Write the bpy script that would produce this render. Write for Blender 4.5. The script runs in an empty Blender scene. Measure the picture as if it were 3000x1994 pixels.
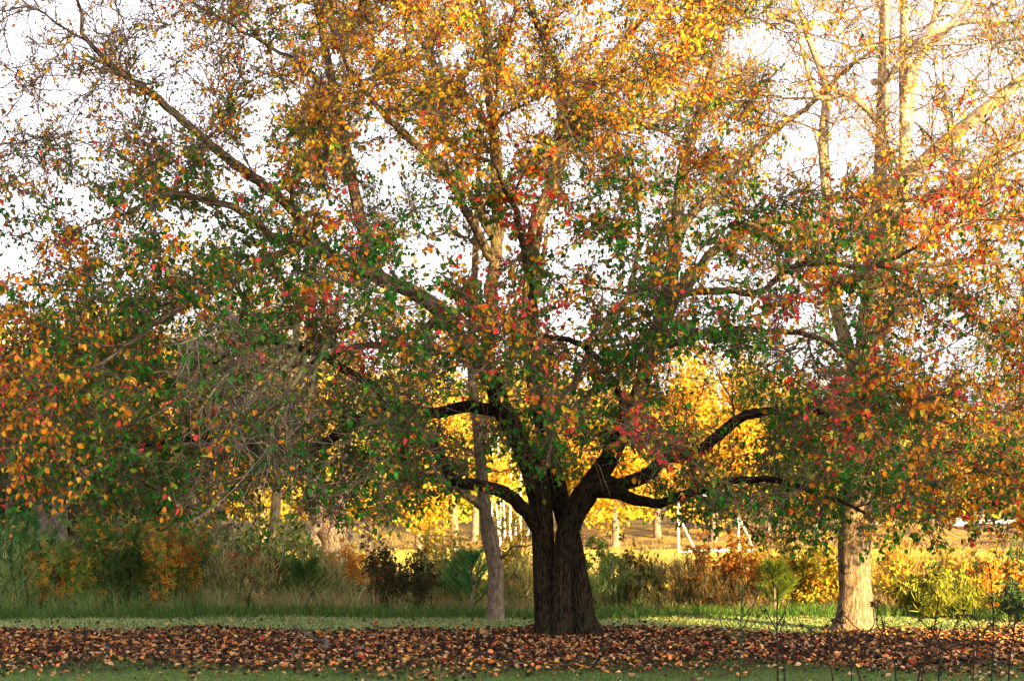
import bpy, math
import numpy as np

R = math.radians
rng = np.random.default_rng(7)

# ------------------------------------------------------------------ camera, sky, sun, exposure
scene = bpy.context.scene
COL = scene.collection
W0, H0, F0 = 3000.0, 1994.0, 5000.0          # photograph size and focal length in its pixels
CAM_H, TILT = 1.474, math.atan(0.0996)
cam = bpy.data.cameras.new('camera')
cam.sensor_width = 36.0
cam.lens = 36.0 * F0 / W0
cam.clip_end = 3000.0
cam_o = bpy.data.objects.new('camera', cam)
COL.objects.link(cam_o)
cam_o.location = (0, 0, CAM_H)
cam_o.rotation_euler = (math.pi / 2 + TILT, 0, 0)
scene.camera = cam_o

SUN_AZ, SUN_EL = R(35), R(11)                # to the right behind the camera, low
world = bpy.data.worlds.new('World')
scene.world = world
world.use_nodes = True
nt = world.node_tree
bg = nt.nodes['Background']
sky = nt.nodes.new('ShaderNodeTexSky')
sky.sky_type = 'NISHITA'
sky.sun_disc = False
sky.sun_elevation = SUN_EL
sky.sun_rotation = math.pi - SUN_AZ
sky.air_density = 1.0
sky.dust_density = 3.0
sky.ozone_density = 1.0
# a thin bright veil of high cloud takes most of the blue out of the sky
bw = nt.nodes.new('ShaderNodeRGBToBW')
tint = nt.nodes.new('ShaderNodeMix'); tint.data_type = 'RGBA'; tint.blend_type = 'MULTIPLY'
tint.inputs[0].default_value = 1.0
tint.inputs[7].default_value = (1.16, 1.06, 1.12, 1)
veil = nt.nodes.new('ShaderNodeMix'); veil.data_type = 'RGBA'
veil.inputs[0].default_value = 0.85
nt.links.new(sky.outputs[0], bw.inputs[0])
nt.links.new(bw.outputs[0], tint.inputs[6])
nt.links.new(sky.outputs[0], veil.inputs[6])
nt.links.new(tint.outputs[2], veil.inputs[7])
nt.links.new(veil.outputs[2], bg.inputs[0])
bg.inputs[1].default_value = 0.13

sun = bpy.data.lights.new('sun', 'SUN')
sun.energy = 4.6
sun.angle = R(0.5)
sun.color = (1.0, 0.67, 0.22)
sun_o = bpy.data.objects.new('sun', sun)
COL.objects.link(sun_o)
sun_o.location = (20, -30, 20)
sun_o.rotation_euler = (math.pi / 2 - SUN_EL, 0, SUN_AZ)

scene.view_settings.view_transform = 'Standard'
scene.view_settings.look = 'None'
scene.view_settings.gamma = 1.0
scene.view_settings.exposure = 2.4
scene.cycles.max_bounces = 6
scene.cycles.use_denoising = True

# ------------------------------------------------------------------ helpers
CT, ST = math.cos(TILT), math.sin(TILT)

def at(px, py, Y):
    """the world point at depth Y on the line of sight of a photograph pixel"""
    x = (px - W0 / 2) / F0
    y = (H0 / 2 - py) / F0
    d = np.array([x, CT - ST * y, ST + CT * y])
    return np.array([0, 0, CAM_H]) + d * (Y / d[1])

def proj(P):
    P = np.asarray(P, float)
    q = P - np.array([0, 0, CAM_H])
    f = CT * q[:, 1] + ST * q[:, 2]
    u = -ST * q[:, 1] + CT * q[:, 2]
    f = np.maximum(f, 0.1)
    return W0 / 2 + F0 * q[:, 0] / f, H0 / 2 - F0 * u / f

def nrm(v):
    return v / np.maximum(np.linalg.norm(v, axis=-1, keepdims=True), 1e-9)

def mesh_quads(name, V, Q, mat, smooth=False, col=None, bk=None):
    V = np.asarray(V, np.float32)
    Q = np.asarray(Q, np.int32)
    me = bpy.data.meshes.new(name)
    me.vertices.add(len(V))
    me.vertices.foreach_set('co', V.ravel())
    k = Q.shape[1]
    me.loops.add(Q.size)
    me.loops.foreach_set('vertex_index', Q.ravel())
    me.polygons.add(len(Q))
    me.polygons.foreach_set('loop_start', np.arange(0, Q.size, k, dtype=np.int32))
    me.polygons.foreach_set('loop_total', np.full(len(Q), k, np.int32))
    me.polygons.foreach_set('use_smooth', np.full(len(Q), smooth))
    if col is not None:
        a = me.attributes.new('tint', 'FLOAT_COLOR', 'POINT')
        c = np.ones((len(V), 4), np.float32)
        c[:, :3] = col
        a.data.foreach_set('color', c.ravel())
    if bk is not None:
        a = me.attributes.new('grain', 'FLOAT_VECTOR', 'POINT')
        a.data.foreach_set('vector', np.asarray(bk, np.float32).ravel())
    me.update()
    if mat:
        me.materials.append(mat)
    return me

def link(name, me, parent=None, loc=None):
    o = bpy.data.objects.new(name, me)
    COL.objects.link(o)
    if loc is not None:
        o.location = loc
    if parent is not None:
        o.parent = parent
    return o

def part(name, V, Q, mat, parent, smooth=False, col=None, bk=None, stuff=False):
    V = np.asarray(V, float)
    if parent is not None:
        V = V - np.array(parent.location)
    o = link(name, mesh_quads(name, V, Q, mat, smooth, col, bk), parent)
    if stuff:
        o['kind'] = 'stuff'
    return o

def tag(o, label, cat=None, group=None, kind=None):
    if label: o['label'] = label
    if cat: o['category'] = cat
    if group: o['group'] = group
    if kind: o['kind'] = kind
    return o

def thing(name, loc, label, cat, group=None):
    o = bpy.data.objects.new(name, None)
    o.empty_display_size = 0.2
    COL.objects.link(o)
    o.location = loc
    return tag(o, label, cat, group)

def tubes(P, Rd, sides, ridge=0.0, seed=0):
    """P (M,N,3) centre lines, Rd (M,N) radii -> verts, quads, grain coordinates"""
    P = np.asarray(P, float); Rd = np.asarray(Rd, float)
    if P.ndim == 2:
        P = P[None]; Rd = Rd[None]
    M, N, _ = P.shape
    T = np.empty_like(P)
    T[:, 1:-1] = P[:, 2:] - P[:, :-2]
    T[:, 0] = P[:, 1] - P[:, 0]
    T[:, -1] = P[:, -1] - P[:, -2]
    T = nrm(T)
    ref = np.where(np.abs(T[:, 0, 2:3]) > 0.8, np.array([[0, -1.0, 0]]), np.array([[0, 0, 1.0]]))
    u = nrm(np.cross(T[:, 0], ref))
    U = np.empty_like(P)
    for i in range(N):
        u = nrm(u - (u * T[:, i]).sum(-1, keepdims=True) * T[:, i])
        U[:, i] = u
    Vv = np.cross(T, U)
    ang = np.arange(sides) * 2 * math.pi / sides
    ca, sa = np.cos(ang), np.sin(ang)
    seg = np.linalg.norm(np.diff(P, axis=1), axis=-1)
    L = np.concatenate([np.zeros((M, 1)), np.cumsum(seg, 1)], 1)
    rr = Rd[:, :, None] * np.ones(sides)
    if ridge:
        a = ang[None, None, :] + 0.25 * L[:, :, None]
        w = np.zeros_like(rr)
        rs = np.random.default_rng(seed)
        for k in range(14):
            fr = rs.integers(3, 26)
            w += np.sin(a * fr + rs.uniform(0, 6.3) + L[:, :, None] * rs.uniform(-3, 3)
                        + 1.2 * np.sin(L[:, :, None] * rs.uniform(2, 7) + rs.uniform(0, 6))) / (2 + 0.12 * fr)
        rr = rr * (1 + ridge * 0.35 * w)
    V = P[:, :, None] + rr[..., None] * (ca[:, None] * U[:, :, None] + sa[:, None] * Vv[:, :, None])
    grain = np.stack([np.broadcast_to(ca, rr.shape) * Rd[:, :, None], np.broadcast_to(sa, rr.shape) * Rd[:, :, None],
                      np.broadcast_to(L[:, :, None], rr.shape) + rng.uniform(0, 30, (M, 1, 1))], -1)
    b = (np.arange(M) * N * sides)[:, None, None]
    i = (np.arange(N - 1) * sides)[None, :, None]
    j = np.arange(sides)[None, None, :]
    j2 = (j + 1) % sides
    Q = np.stack([b + i + j, b + i + j2, b + i + sides + j2, b + i + sides + j], -1).reshape(-1, 4)
    return V.reshape(-1, 3), Q, grain.reshape(-1, 3)

def join(parts):
    Vs, Qs, Gs, off = [], [], [], 0
    for V, Q, G in parts:
        Vs.append(V); Qs.append(Q + off); Gs.append(G); off += len(V)
    return np.concatenate(Vs), np.concatenate(Qs), np.concatenate(Gs)

def spline(pts, step=0.1):
    """Catmull-Rom through rows of (x,y,z,r), resampled"""
    p = np.asarray(pts, float)
    p = np.vstack([2 * p[0] - p[1], p, 2 * p[-1] - p[-2]])
    out = []
    for i in range(1, len(p) - 2):
        n = max(2, int(np.linalg.norm(p[i + 1, :3] - p[i, :3]) / step))
        t = np.linspace(0, 1, n, endpoint=False)[:, None]
        a, b, c, d = p[i - 1], p[i], p[i + 1], p[i + 2]
        out.append(0.5 * (2 * b + (c - a) * t + (2 * a - 5 * b + 4 * c - d) * t ** 2 + (3 * b - a - 3 * c + d) * t ** 3))
    out.append(p[-2][None])
    o = np.concatenate(out)
    o[:, 3] = np.maximum(o[:, 3], 0.002)
    return o

def px_limb(rows, step=0.1):
    """rows of (px, py, Y, radius)"""
    return spline([np.append(at(a, b, Y), r) for a, b, Y, r in rows], step)

def grid(px, py, cols, rows, vals):
    vals = np.asarray(vals, float)
    cx = np.clip(np.interp(px, cols, np.arange(len(cols))), 0, len(cols) - 1.001)
    cy = np.clip(np.interp(py, rows, np.arange(len(rows))), 0, len(rows) - 1.001)
    i, j = cx.astype(int), cy.astype(int)
    fx, fy = cx - i, cy - j
    return (vals[j, i] * (1 - fx) * (1 - fy) + vals[j, i + 1] * fx * (1 - fy)
            + vals[j + 1, i] * (1 - fx) * fy + vals[j + 1, i + 1] * fx * fy)

def leaf_quads(B, D, Nn, L, Wd, fold=0.35, curl=0.15):
    """folded ovate leaves: base B, direction D, normal Nn, length L, width Wd -> 6 verts, 2 quads each"""
    D = nrm(D); Nn = nrm(Nn - (Nn * D).sum(-1, keepdims=True) * D)
    S = np.cross(D, Nn)
    L = np.asarray(L)[:, None]; Wd = np.asarray(Wd)[:, None]
    t = B + D * L - Nn * L * curl
    up = Nn * Wd * fold
    r1 = B + D * L * .28 + S * Wd * .5 + up
    r2 = B + D * L * .68 + S * Wd * .36 + up * .6 - Nn * L * curl * .5
    l1 = B + D * L * .28 - S * Wd * .5 + up
    l2 = B + D * L * .68 - S * Wd * .36 + up * .6 - Nn * L * curl * .5
    V = np.stack([B, r1, r2, t, l2, l1], 1).reshape(-1, 3)
    o = (np.arange(len(B)) * 6)[:, None]
    Q = np.concatenate([o + np.array([[0, 1, 2, 3]]), o + np.array([[3, 4, 5, 0]])], 1).reshape(-1, 4)
    return V, Q

def blades(B, D, L, Wd, bend):
    """grass blades: base, direction, length, width, bend vector -> 6 verts, 2 quads each (tip narrow)"""
    D = nrm(D)
    side = nrm(np.cross(D, rng.normal(size=D.shape)))
    L = L[:, None]; Wd = Wd[:, None]
    m = B + D * L * .55 + bend * L * .2
    t = B + D * L * .93 + bend * L * .8
    V = np.stack([B - side * Wd / 2, B + side * Wd / 2, m + side * Wd * .4, m - side * Wd * .4,
                  t + side * Wd * .06, t - side * Wd * .06], 1).reshape(-1, 3)
    o = (np.arange(len(B)) * 6)[:, None]
    Q = np.concatenate([o + np.array([[0, 1, 2, 3]]), o + np.array([[3, 2, 4, 5]])], 1).reshape(-1, 4)
    return V, Q

def rnd(n, k=3):
    return rng.normal(size=(n, k))

# ------------------------------------------------------------------ materials
def new_mat(name):
    m = bpy.data.materials.new(name)
    m.use_nodes = True
    n = m.node_tree
    n.nodes.clear()
    return m, n, n.nodes.new('ShaderNodeOutputMaterial')

def leaf_mat(name, source, trans=0.38, rough=0.6, gain=1.0, spec=0.12):
    m, n, out = new_mat(name)
    if source == 'object':
        a = n.nodes.new('ShaderNodeObjectInfo'); c = a.outputs['Color']
    else:
        a = n.nodes.new('ShaderNodeAttribute'); a.attribute_name = 'tint'; c = a.outputs['Color']
    tc = n.nodes.new('ShaderNodeTexCoord')
    nz = n.nodes.new('ShaderNodeTexNoise'); nz.inputs['Scale'].default_value = 55
    n.links.new(tc.outputs['Object'], nz.inputs['Vector'])
    hs = n.nodes.new('ShaderNodeHueSaturation')
    mr = n.nodes.new('ShaderNodeMapRange')
    mr.inputs['To Min'].default_value = 0.72 * gain; mr.inputs['To Max'].default_value = 1.25 * gain
    n.links.new(nz.outputs['Fac'], mr.inputs['Value'])
    n.links.new(mr.outputs[0], hs.inputs['Value'])
    n.links.new(c, hs.inputs['Color'])
    p = n.nodes.new('ShaderNodeBsdfPrincipled')
    p.inputs['Roughness'].default_value = rough
    p.inputs['Specular IOR Level'].default_value = spec
    n.links.new(hs.outputs[0], p.inputs['Base Color'])
    t = n.nodes.new('ShaderNodeBsdfTranslucent')
    n.links.new(hs.outputs[0], t.inputs['Color'])
    mx = n.nodes.new('ShaderNodeMixShader'); mx.inputs[0].default_value = trans
    n.links.new(p.outputs[0], mx.inputs[1]); n.links.new(t.outputs[0], mx.inputs[2])
    n.links.new(mx.outputs[0], out.inputs[0])
    return m

def bark_mat(name, dark, light, patch=None, patch_amt=0.35, sx=38, sz=5, bump=0.6):
    m, n, out = new_mat(name)
    a = n.nodes.new('ShaderNodeAttribute'); a.attribute_name = 'grain'
    mp = n.nodes.new('ShaderNodeMapping'); mp.inputs['Scale'].default_value = (sx, sx, sz)
    n.links.new(a.outputs['Vector'], mp.inputs[0])
    nz = n.nodes.new('ShaderNodeTexNoise'); nz.inputs['Scale'].default_value = 1.0
    nz.inputs['Detail'].default_value = 5; nz.inputs['Distortion'].default_value = 0.7
    n.links.new(mp.outputs[0], nz.inputs['Vector'])
    cr = n.nodes.new('ShaderNodeValToRGB')
    cr.color_ramp.elements[0].position = 0.40; cr.color_ramp.elements[0].color = (*dark, 1)
    cr.color_ramp.elements[1].position = 0.64; cr.color_ramp.elements[1].color = (*light, 1)
    n.links.new(nz.outputs['Fac'], cr.inputs[0])
    last = cr.outputs[0]
    if patch:
        nz2 = n.nodes.new('ShaderNodeTexNoise'); nz2.inputs['Scale'].default_value = 9.0
        nz2.inputs['Detail'].default_value = 6
        n.links.new(a.outputs['Vector'], nz2.inputs['Vector'])
        cr2 = n.nodes.new('ShaderNodeValToRGB')
        cr2.color_ramp.elements[0].position = 0.62 - patch_amt * .3
        cr2.color_ramp.elements[1].position = 0.70 - patch_amt * .3
        n.links.new(nz2.outputs['Fac'], cr2.inputs[0])
        mx = n.nodes.new('ShaderNodeMix'); mx.data_type = 'RGBA'
        mx.inputs[7].default_value = (*patch, 1)
        n.links.new(cr2.outputs[0], mx.inputs[0]); n.links.new(last, mx.inputs[6])
        last = mx.outputs[2]
    p = n.nodes.new('ShaderNodeBsdfPrincipled'); p.inputs['Roughness'].default_value = 0.9
    p.inputs['Specular IOR Level'].default_value = 0.06
    n.links.new(last, p.inputs['Base Color'])
    b = n.nodes.new('ShaderNodeBump'); b.inputs['Strength'].default_value = bump; b.inputs['Distance'].default_value = 0.03
    n.links.new(nz.outputs['Fac'], b.inputs['Height']); n.links.new(b.outputs[0], p.inputs['Normal'])
    n.links.new(p.outputs[0], out.inputs[0])
    return m

def plain_mat(name, col, rough=0.8, spec=0.2, var=0.3, scale=20):
    m, n, out = new_mat(name)
    tc = n.nodes.new('ShaderNodeTexCoord')
    nz = n.nodes.new('ShaderNodeTexNoise'); nz.inputs['Scale'].default_value = scale; nz.inputs['Detail'].default_value = 4
    n.links.new(tc.outputs['Object'], nz.inputs['Vector'])
    cr = n.nodes.new('ShaderNodeValToRGB')
    cr.color_ramp.elements[0].position = .3; cr.color_ramp.elements[0].color = tuple(c * (1 - var) for c in col) + (1,)
    cr.color_ramp.elements[1].position = .7; cr.color_ramp.elements[1].color = tuple(min(1, c * (1 + var)) for c in col) + (1,)
    n.links.new(nz.outputs['Fac'], cr.inputs[0])
    p = n.nodes.new('ShaderNodeBsdfPrincipled'); p.inputs['Roughness'].default_value = rough
    p.inputs['Specular IOR Level'].default_value = spec
    n.links.new(cr.outputs[0], p.inputs['Base Color'])
    n.links.new(p.outputs[0], out.inputs[0])
    return m

M_LEAF = leaf_mat('leaf_tissue', 'tint')
M_LEAF_O = leaf_mat('leaf_tissue_single', 'object')
M_LITTER = leaf_mat('dry_leaf', 'tint', trans=0.1, rough=0.6, spec=0.15)
M_LITTER_O = leaf_mat('dry_leaf_single', 'object', trans=0.1, rough=0.6, spec=0.15)
M_GRASS = leaf_mat('grass_blade', 'tint', trans=0.3, rough=0.6)
M_BARK = bark_mat('pear_trunk_bark', (0.004, 0.003, 0.002), (0.05, 0.037, 0.021), (0.022, 0.026, 0.011), 0.15, sx=80, sz=13, bump=1.0)  # old bark, with the shade under the crown put into its dark colour
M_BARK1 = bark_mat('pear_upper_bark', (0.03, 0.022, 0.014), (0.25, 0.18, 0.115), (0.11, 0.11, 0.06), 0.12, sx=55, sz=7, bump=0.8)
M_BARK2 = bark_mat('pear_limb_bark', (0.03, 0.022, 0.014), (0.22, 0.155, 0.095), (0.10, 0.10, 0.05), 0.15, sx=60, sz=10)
M_TWIG = plain_mat('pear_twig_bark', (0.135, 0.095, 0.062), spec=.05)
M_LICHEN = bark_mat('lichened_bark', (0.10, 0.09, 0.06), (0.24, 0.22, 0.14), (0.33, 0.33, 0.13), 0.75, sx=60, sz=20)
M_PALE = bark_mat('pale_bark', (0.13, 0.09, 0.06), (0.38, 0.28, 0.19), (0.09, 0.07, 0.05), 0.1, sx=60, sz=9, bump=1.0)
M_PALE2 = bark_mat('sunlit_cream_bark', (0.34, 0.27, 0.18), (0.60, 0.49, 0.34), (0.14, 0.11, 0.08), 0.1, sx=30, sz=10, bump=0.4)  # light sycamore-like bark, brightened further to put sun on the upper trunk
M_GREY = bark_mat('grey_brown_bark', (0.11, 0.085, 0.06), (0.30, 0.23, 0.165), (0.10, 0.10, 0.07), 0.1, sx=50, sz=12, bump=0.5)
M_DTWIG = plain_mat('dead_grey_twig', (0.27, 0.225, 0.165))
M_PTWIG = plain_mat('pale_twig_bark', (0.30, 0.215, 0.145))
M_STALK = plain_mat('dead_stalk', (0.016, 0.012, 0.008))
M_GSTALK = plain_mat('green_stalk', (0.03, 0.05, 0.015))
M_DEAD = bark_mat('dead_wood', (0.04, 0.035, 0.028), (0.17, 0.15, 0.11), None, sx=70, sz=12)
M_WHITE = plain_mat('white_paint', (0.78, 0.77, 0.74), rough=.45, var=.06)
M_STONE = plain_mat('pale_stone', (0.55, 0.53, 0.5), var=.2, scale=3)
M_KERB = plain_mat('blue_grey_concrete', (0.30, 0.33, 0.40), var=.25, scale=4)

# ------------------------------------------------------------------ ground
def smooth01(a, b, x):
    t = np.clip((x - a) / (b - a), 0, 1)
    return t * t * (3 - 2 * t)

def ground_z(x, y):
    """gentle unevenness close by, the meadow flat, a low bank behind it"""
    x = np.asarray(x, float); y = np.asarray(y, float)
    z = 0.02 * np.sin(x * .9 + 1.3) * np.sin(y * .7) + 0.012 * np.sin(x * 2.3 + y * 1.7)
    z = z * (1 - smooth01(24, 34, y))
    return z + smooth01(66, 78, y) * 0.9

def ground_mesh():
    ys = np.concatenate([np.linspace(-60, 12, 30), np.linspace(12.3, 32, 90), np.linspace(33, 110, 70), np.linspace(120, 900, 30)])
    xs = np.concatenate([-np.geomspace(500, 14, 24), np.linspace(-13.5, 13.5, 90), np.geomspace(14, 500, 24)])
    X, Y = np.meshgrid(xs, ys)
    V = np.stack([X, Y, ground_z(X, Y)], -1).reshape(-1, 3)
    nx, ny = len(xs), len(ys)
    i, j = np.meshgrid(np.arange(nx - 1), np.arange(ny - 1))
    b = (j * nx + i).ravel()
    return V, np.stack([b, b + 1, b + nx + 1, b + nx], 1)

def ground_mat():
    m, n, out = new_mat('ground_soil_and_grass')
    g = n.nodes.new('ShaderNodeNewGeometry')
    sp = n.nodes.new('ShaderNodeSeparateXYZ')
    n.links.new(g.outputs['Position'], sp.inputs[0])
    def noise(s, d=5):
        z = n.nodes.new('ShaderNodeTexNoise'); z.inputs['Scale'].default_value = s; z.inputs['Detail'].default_value = d
        n.links.new(g.outputs['Position'], z.inputs['Vector']); return z.outputs['Fac']
    def ramp(f, a, ca, b, cb):
        c = n.nodes.new('ShaderNodeValToRGB')
        c.color_ramp.elements[0].position = a; c.color_ramp.elements[0].color = (*ca, 1)
        c.color_ramp.elements[1].position = b; c.color_ramp.elements[1].color = (*cb, 1)
        n.links.new(f, c.inputs[0]); return c.outputs[0]
    def band(lo, hi, soft, ns, amt):
        """1 between lo and hi along Y, ragged edges"""
        ad = n.nodes.new('ShaderNodeMath'); ad.operation = 'MULTIPLY_ADD'
        n.links.new(noise(ns), ad.inputs[0]); ad.inputs[1].default_value = amt
        n.links.new(sp.outputs['Y'], ad.inputs[2])
        r = []
        for v, s in ((lo, 1), (hi, -1)):
            mr = n.nodes.new('ShaderNodeMapRange')
            mr.inputs['From Min'].default_value = v - soft + amt / 2; mr.inputs['From Max'].default_value = v + soft + amt / 2
            mr.inputs['To Min'].default_value = 0 if s > 0 else 1; mr.inputs['To Max'].default_value = 1 if s > 0 else 0
            n.links.new(ad.outputs[0], mr.inputs['Value']); r.append(mr.outputs[0])
        mu = n.nodes.new('ShaderNodeMath'); mu.operation = 'MULTIPLY'
        n.links.new(r[0], mu.inputs[0]); n.links.new(r[1], mu.inputs[1]); return mu.outputs[0]
    def mix(f, a, b):
        mx = n.nodes.new('ShaderNodeMix'); mx.data_type = 'RGBA'
        n.links.new(f, mx.inputs[0]); n.links.new(a, mx.inputs[6]); n.links.new(b, mx.inputs[7]); return mx.outputs[2]
    grass = ramp(noise(14), .3, (.07, .12, .025), .72, (.20, .26, .08))
    soil = ramp(noise(25), .3, (.012, .009, .006), .75, (.07, .045, .025))
    meadow = ramp(noise(.35), .3, (.46, .34, .06), .7, (.60, .46, .10))
    straw = ramp(noise(.5), .42, (.14, .085, .055), .6, (.36, .25, .06))
    c = mix(band(15.9, 21.3, .6, 1.1, 2.6), grass, soil)
    c = mix(band(33, 66, 1.5, .4, 3), c, meadow)
    c = mix(band(66, 900, 1.0, .3, 4), c, straw)
    p = n.nodes.new('ShaderNodeBsdfPrincipled'); p.inputs['Roughness'].default_value = .95
    p.inputs['Specular IOR Level'].default_value = .1
    n.links.new(c, p.inputs['Base Color'])
    b = n.nodes.new('ShaderNodeBump'); b.inputs['Strength'].default_value = .8; b.inputs['Distance'].default_value = .05
    n.links.new(noise(30), b.inputs['Height']); n.links.new(b.outputs[0], p.inputs['Normal'])
    n.links.new(p.outputs[0], out.inputs[0])
    return m

V, Q = ground_mesh()
go = part('ground', V, Q, ground_mat(), None, smooth=True)
tag(go, 'ground of mown grass, leaf-strewn soil and golden meadow', 'ground', kind='structure')

def on_ground(x, y, dz=0.0):
    return np.stack([x, y, ground_z(x, y) + dz], -1)

# ------------------------------------------------------------------ branch growing
class Skeleton:
    def __init__(self):
        self.pos, self.tan, self.rad = [], [], []
        self.laterals = []
        self.dirty = True
    def add(self, pts, store=True):
        """pts rows (x,y,z,r)"""
        t = np.gradient(pts[:, :3], axis=0)
        self.pos.append(pts[:, :3]); self.tan.append(nrm(t)); self.rad.append(pts[:, 3])
        self.dirty = True
        if store: self.laterals.append(pts)
    def arrays(self):
        if self.dirty:
            self.P = np.concatenate(self.pos); self.T = np.concatenate(self.tan); self.Rr = np.concatenate(self.rad)
            self.dirty = False
        return self.P, self.T, self.Rr
    def reach(self, targets, npts=9, rmin=0.004, rmax=0.05, rlen=0.016, droop=0.0, wob=0.06, dmax=9, sag_end=0.0, ratio=.62):
        d0 = np.full(len(targets), 1e9)
        P, T, Rr = self.arrays()
        for s in range(0, len(targets), 200):
            d0[s:s + 200] = np.sqrt(((targets[s:s + 200, None] - P[None, ::2]) ** 2).sum(-1)).min(1)
        for k in np.argsort(d0):
            if d0[k] > dmax: continue
            tg = targets[k]
            P, T, Rr = self.arrays()
            dv = tg - P
            d = np.linalg.norm(dv, axis=1)
            cosv = (dv * T).sum(1) / np.maximum(d, 1e-6)
            cost = d * (1 + 0.55 * (1 - cosv)) + np.where(d < .12, 5, 0) + np.where(Rr < rmin * 1.15, .5, 0)
            i = int(np.argmin(cost))
            D = d[i]
            if D < .12: continue
            p0, t0 = P[i], T[i]
            dirn = dv[i] / D
            side = rng.normal(size=3) * .22
            c1 = p0 + nrm(t0 * .55 + dirn * .6 + side) * D * .38
            c2 = tg - nrm(dirn + np.array([0, 0, -sag_end]) + rng.normal(size=3) * .25) * D * .3 + np.array([0, 0, droop * D])
            n = max(5, int(npts * min(1.4, .5 + D * .5)))
            t = np.linspace(0, 1, n)[:, None]
            c = (1 - t) ** 3 * p0 + 3 * (1 - t) ** 2 * t * c1 + 3 * (1 - t) * t * t * c2 + t ** 3 * tg
            w = np.cumsum(rng.normal(size=(n, 3)), 0) * wob * D / n
            w -= t * w[-1]
            c = c + w * np.minimum(1, t * 3)
            r0 = min(Rr[i] * ratio, rmax, rmin + rlen * D)
            r0 = max(r0, rmin)
            r = (r0 + (rmin * .8 - r0) * t[:, 0] ** .8)
            self.add(np.column_stack([c, r]))

def lateral_mesh(lat, sides):
    by = {}
    for p in lat: by.setdefault(len(p), []).append(p)
    return join([tubes(np.stack(v)[:, :, :3], np.stack(v)[:, :, 3], sides) for v in by.values()])

def twig_lines(base, tan, n, lmin, lmax, up=0.1, bend=.35, npt=4):
    d = nrm(tan * .55 + rnd(n) * .6 + np.array([0, 0, up]))
    L = rng.uniform(lmin, lmax, n)
    b = rnd(n) * bend + np.array([0, 0, up * .6])
    t = np.linspace(0, 1, npt)[None, :, None]
    P = base[:, None] + d[:, None] * (L[:, None, None] * t) + b[:, None] * (L[:, None, None] * t ** 2 * .6)
    P += rnd(n * npt).reshape(n, npt, 3) * .02 * t
    return P

def taper(n, npt, r0, r1):
    return np.linspace(1, 0, npt)[None] * (r0 - r1) * rng.uniform(.75, 1.2, (n, 1)) + r1

# ------------------------------------------------------------------ the pear tree
TY = 20.0
base = at(1655, 1870, TY); base[2] = 0.0
pear = thing('pear_tree', tuple(base), 'broad old pear tree with three fused dark stems and red, orange and green leaves', 'tree')

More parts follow.
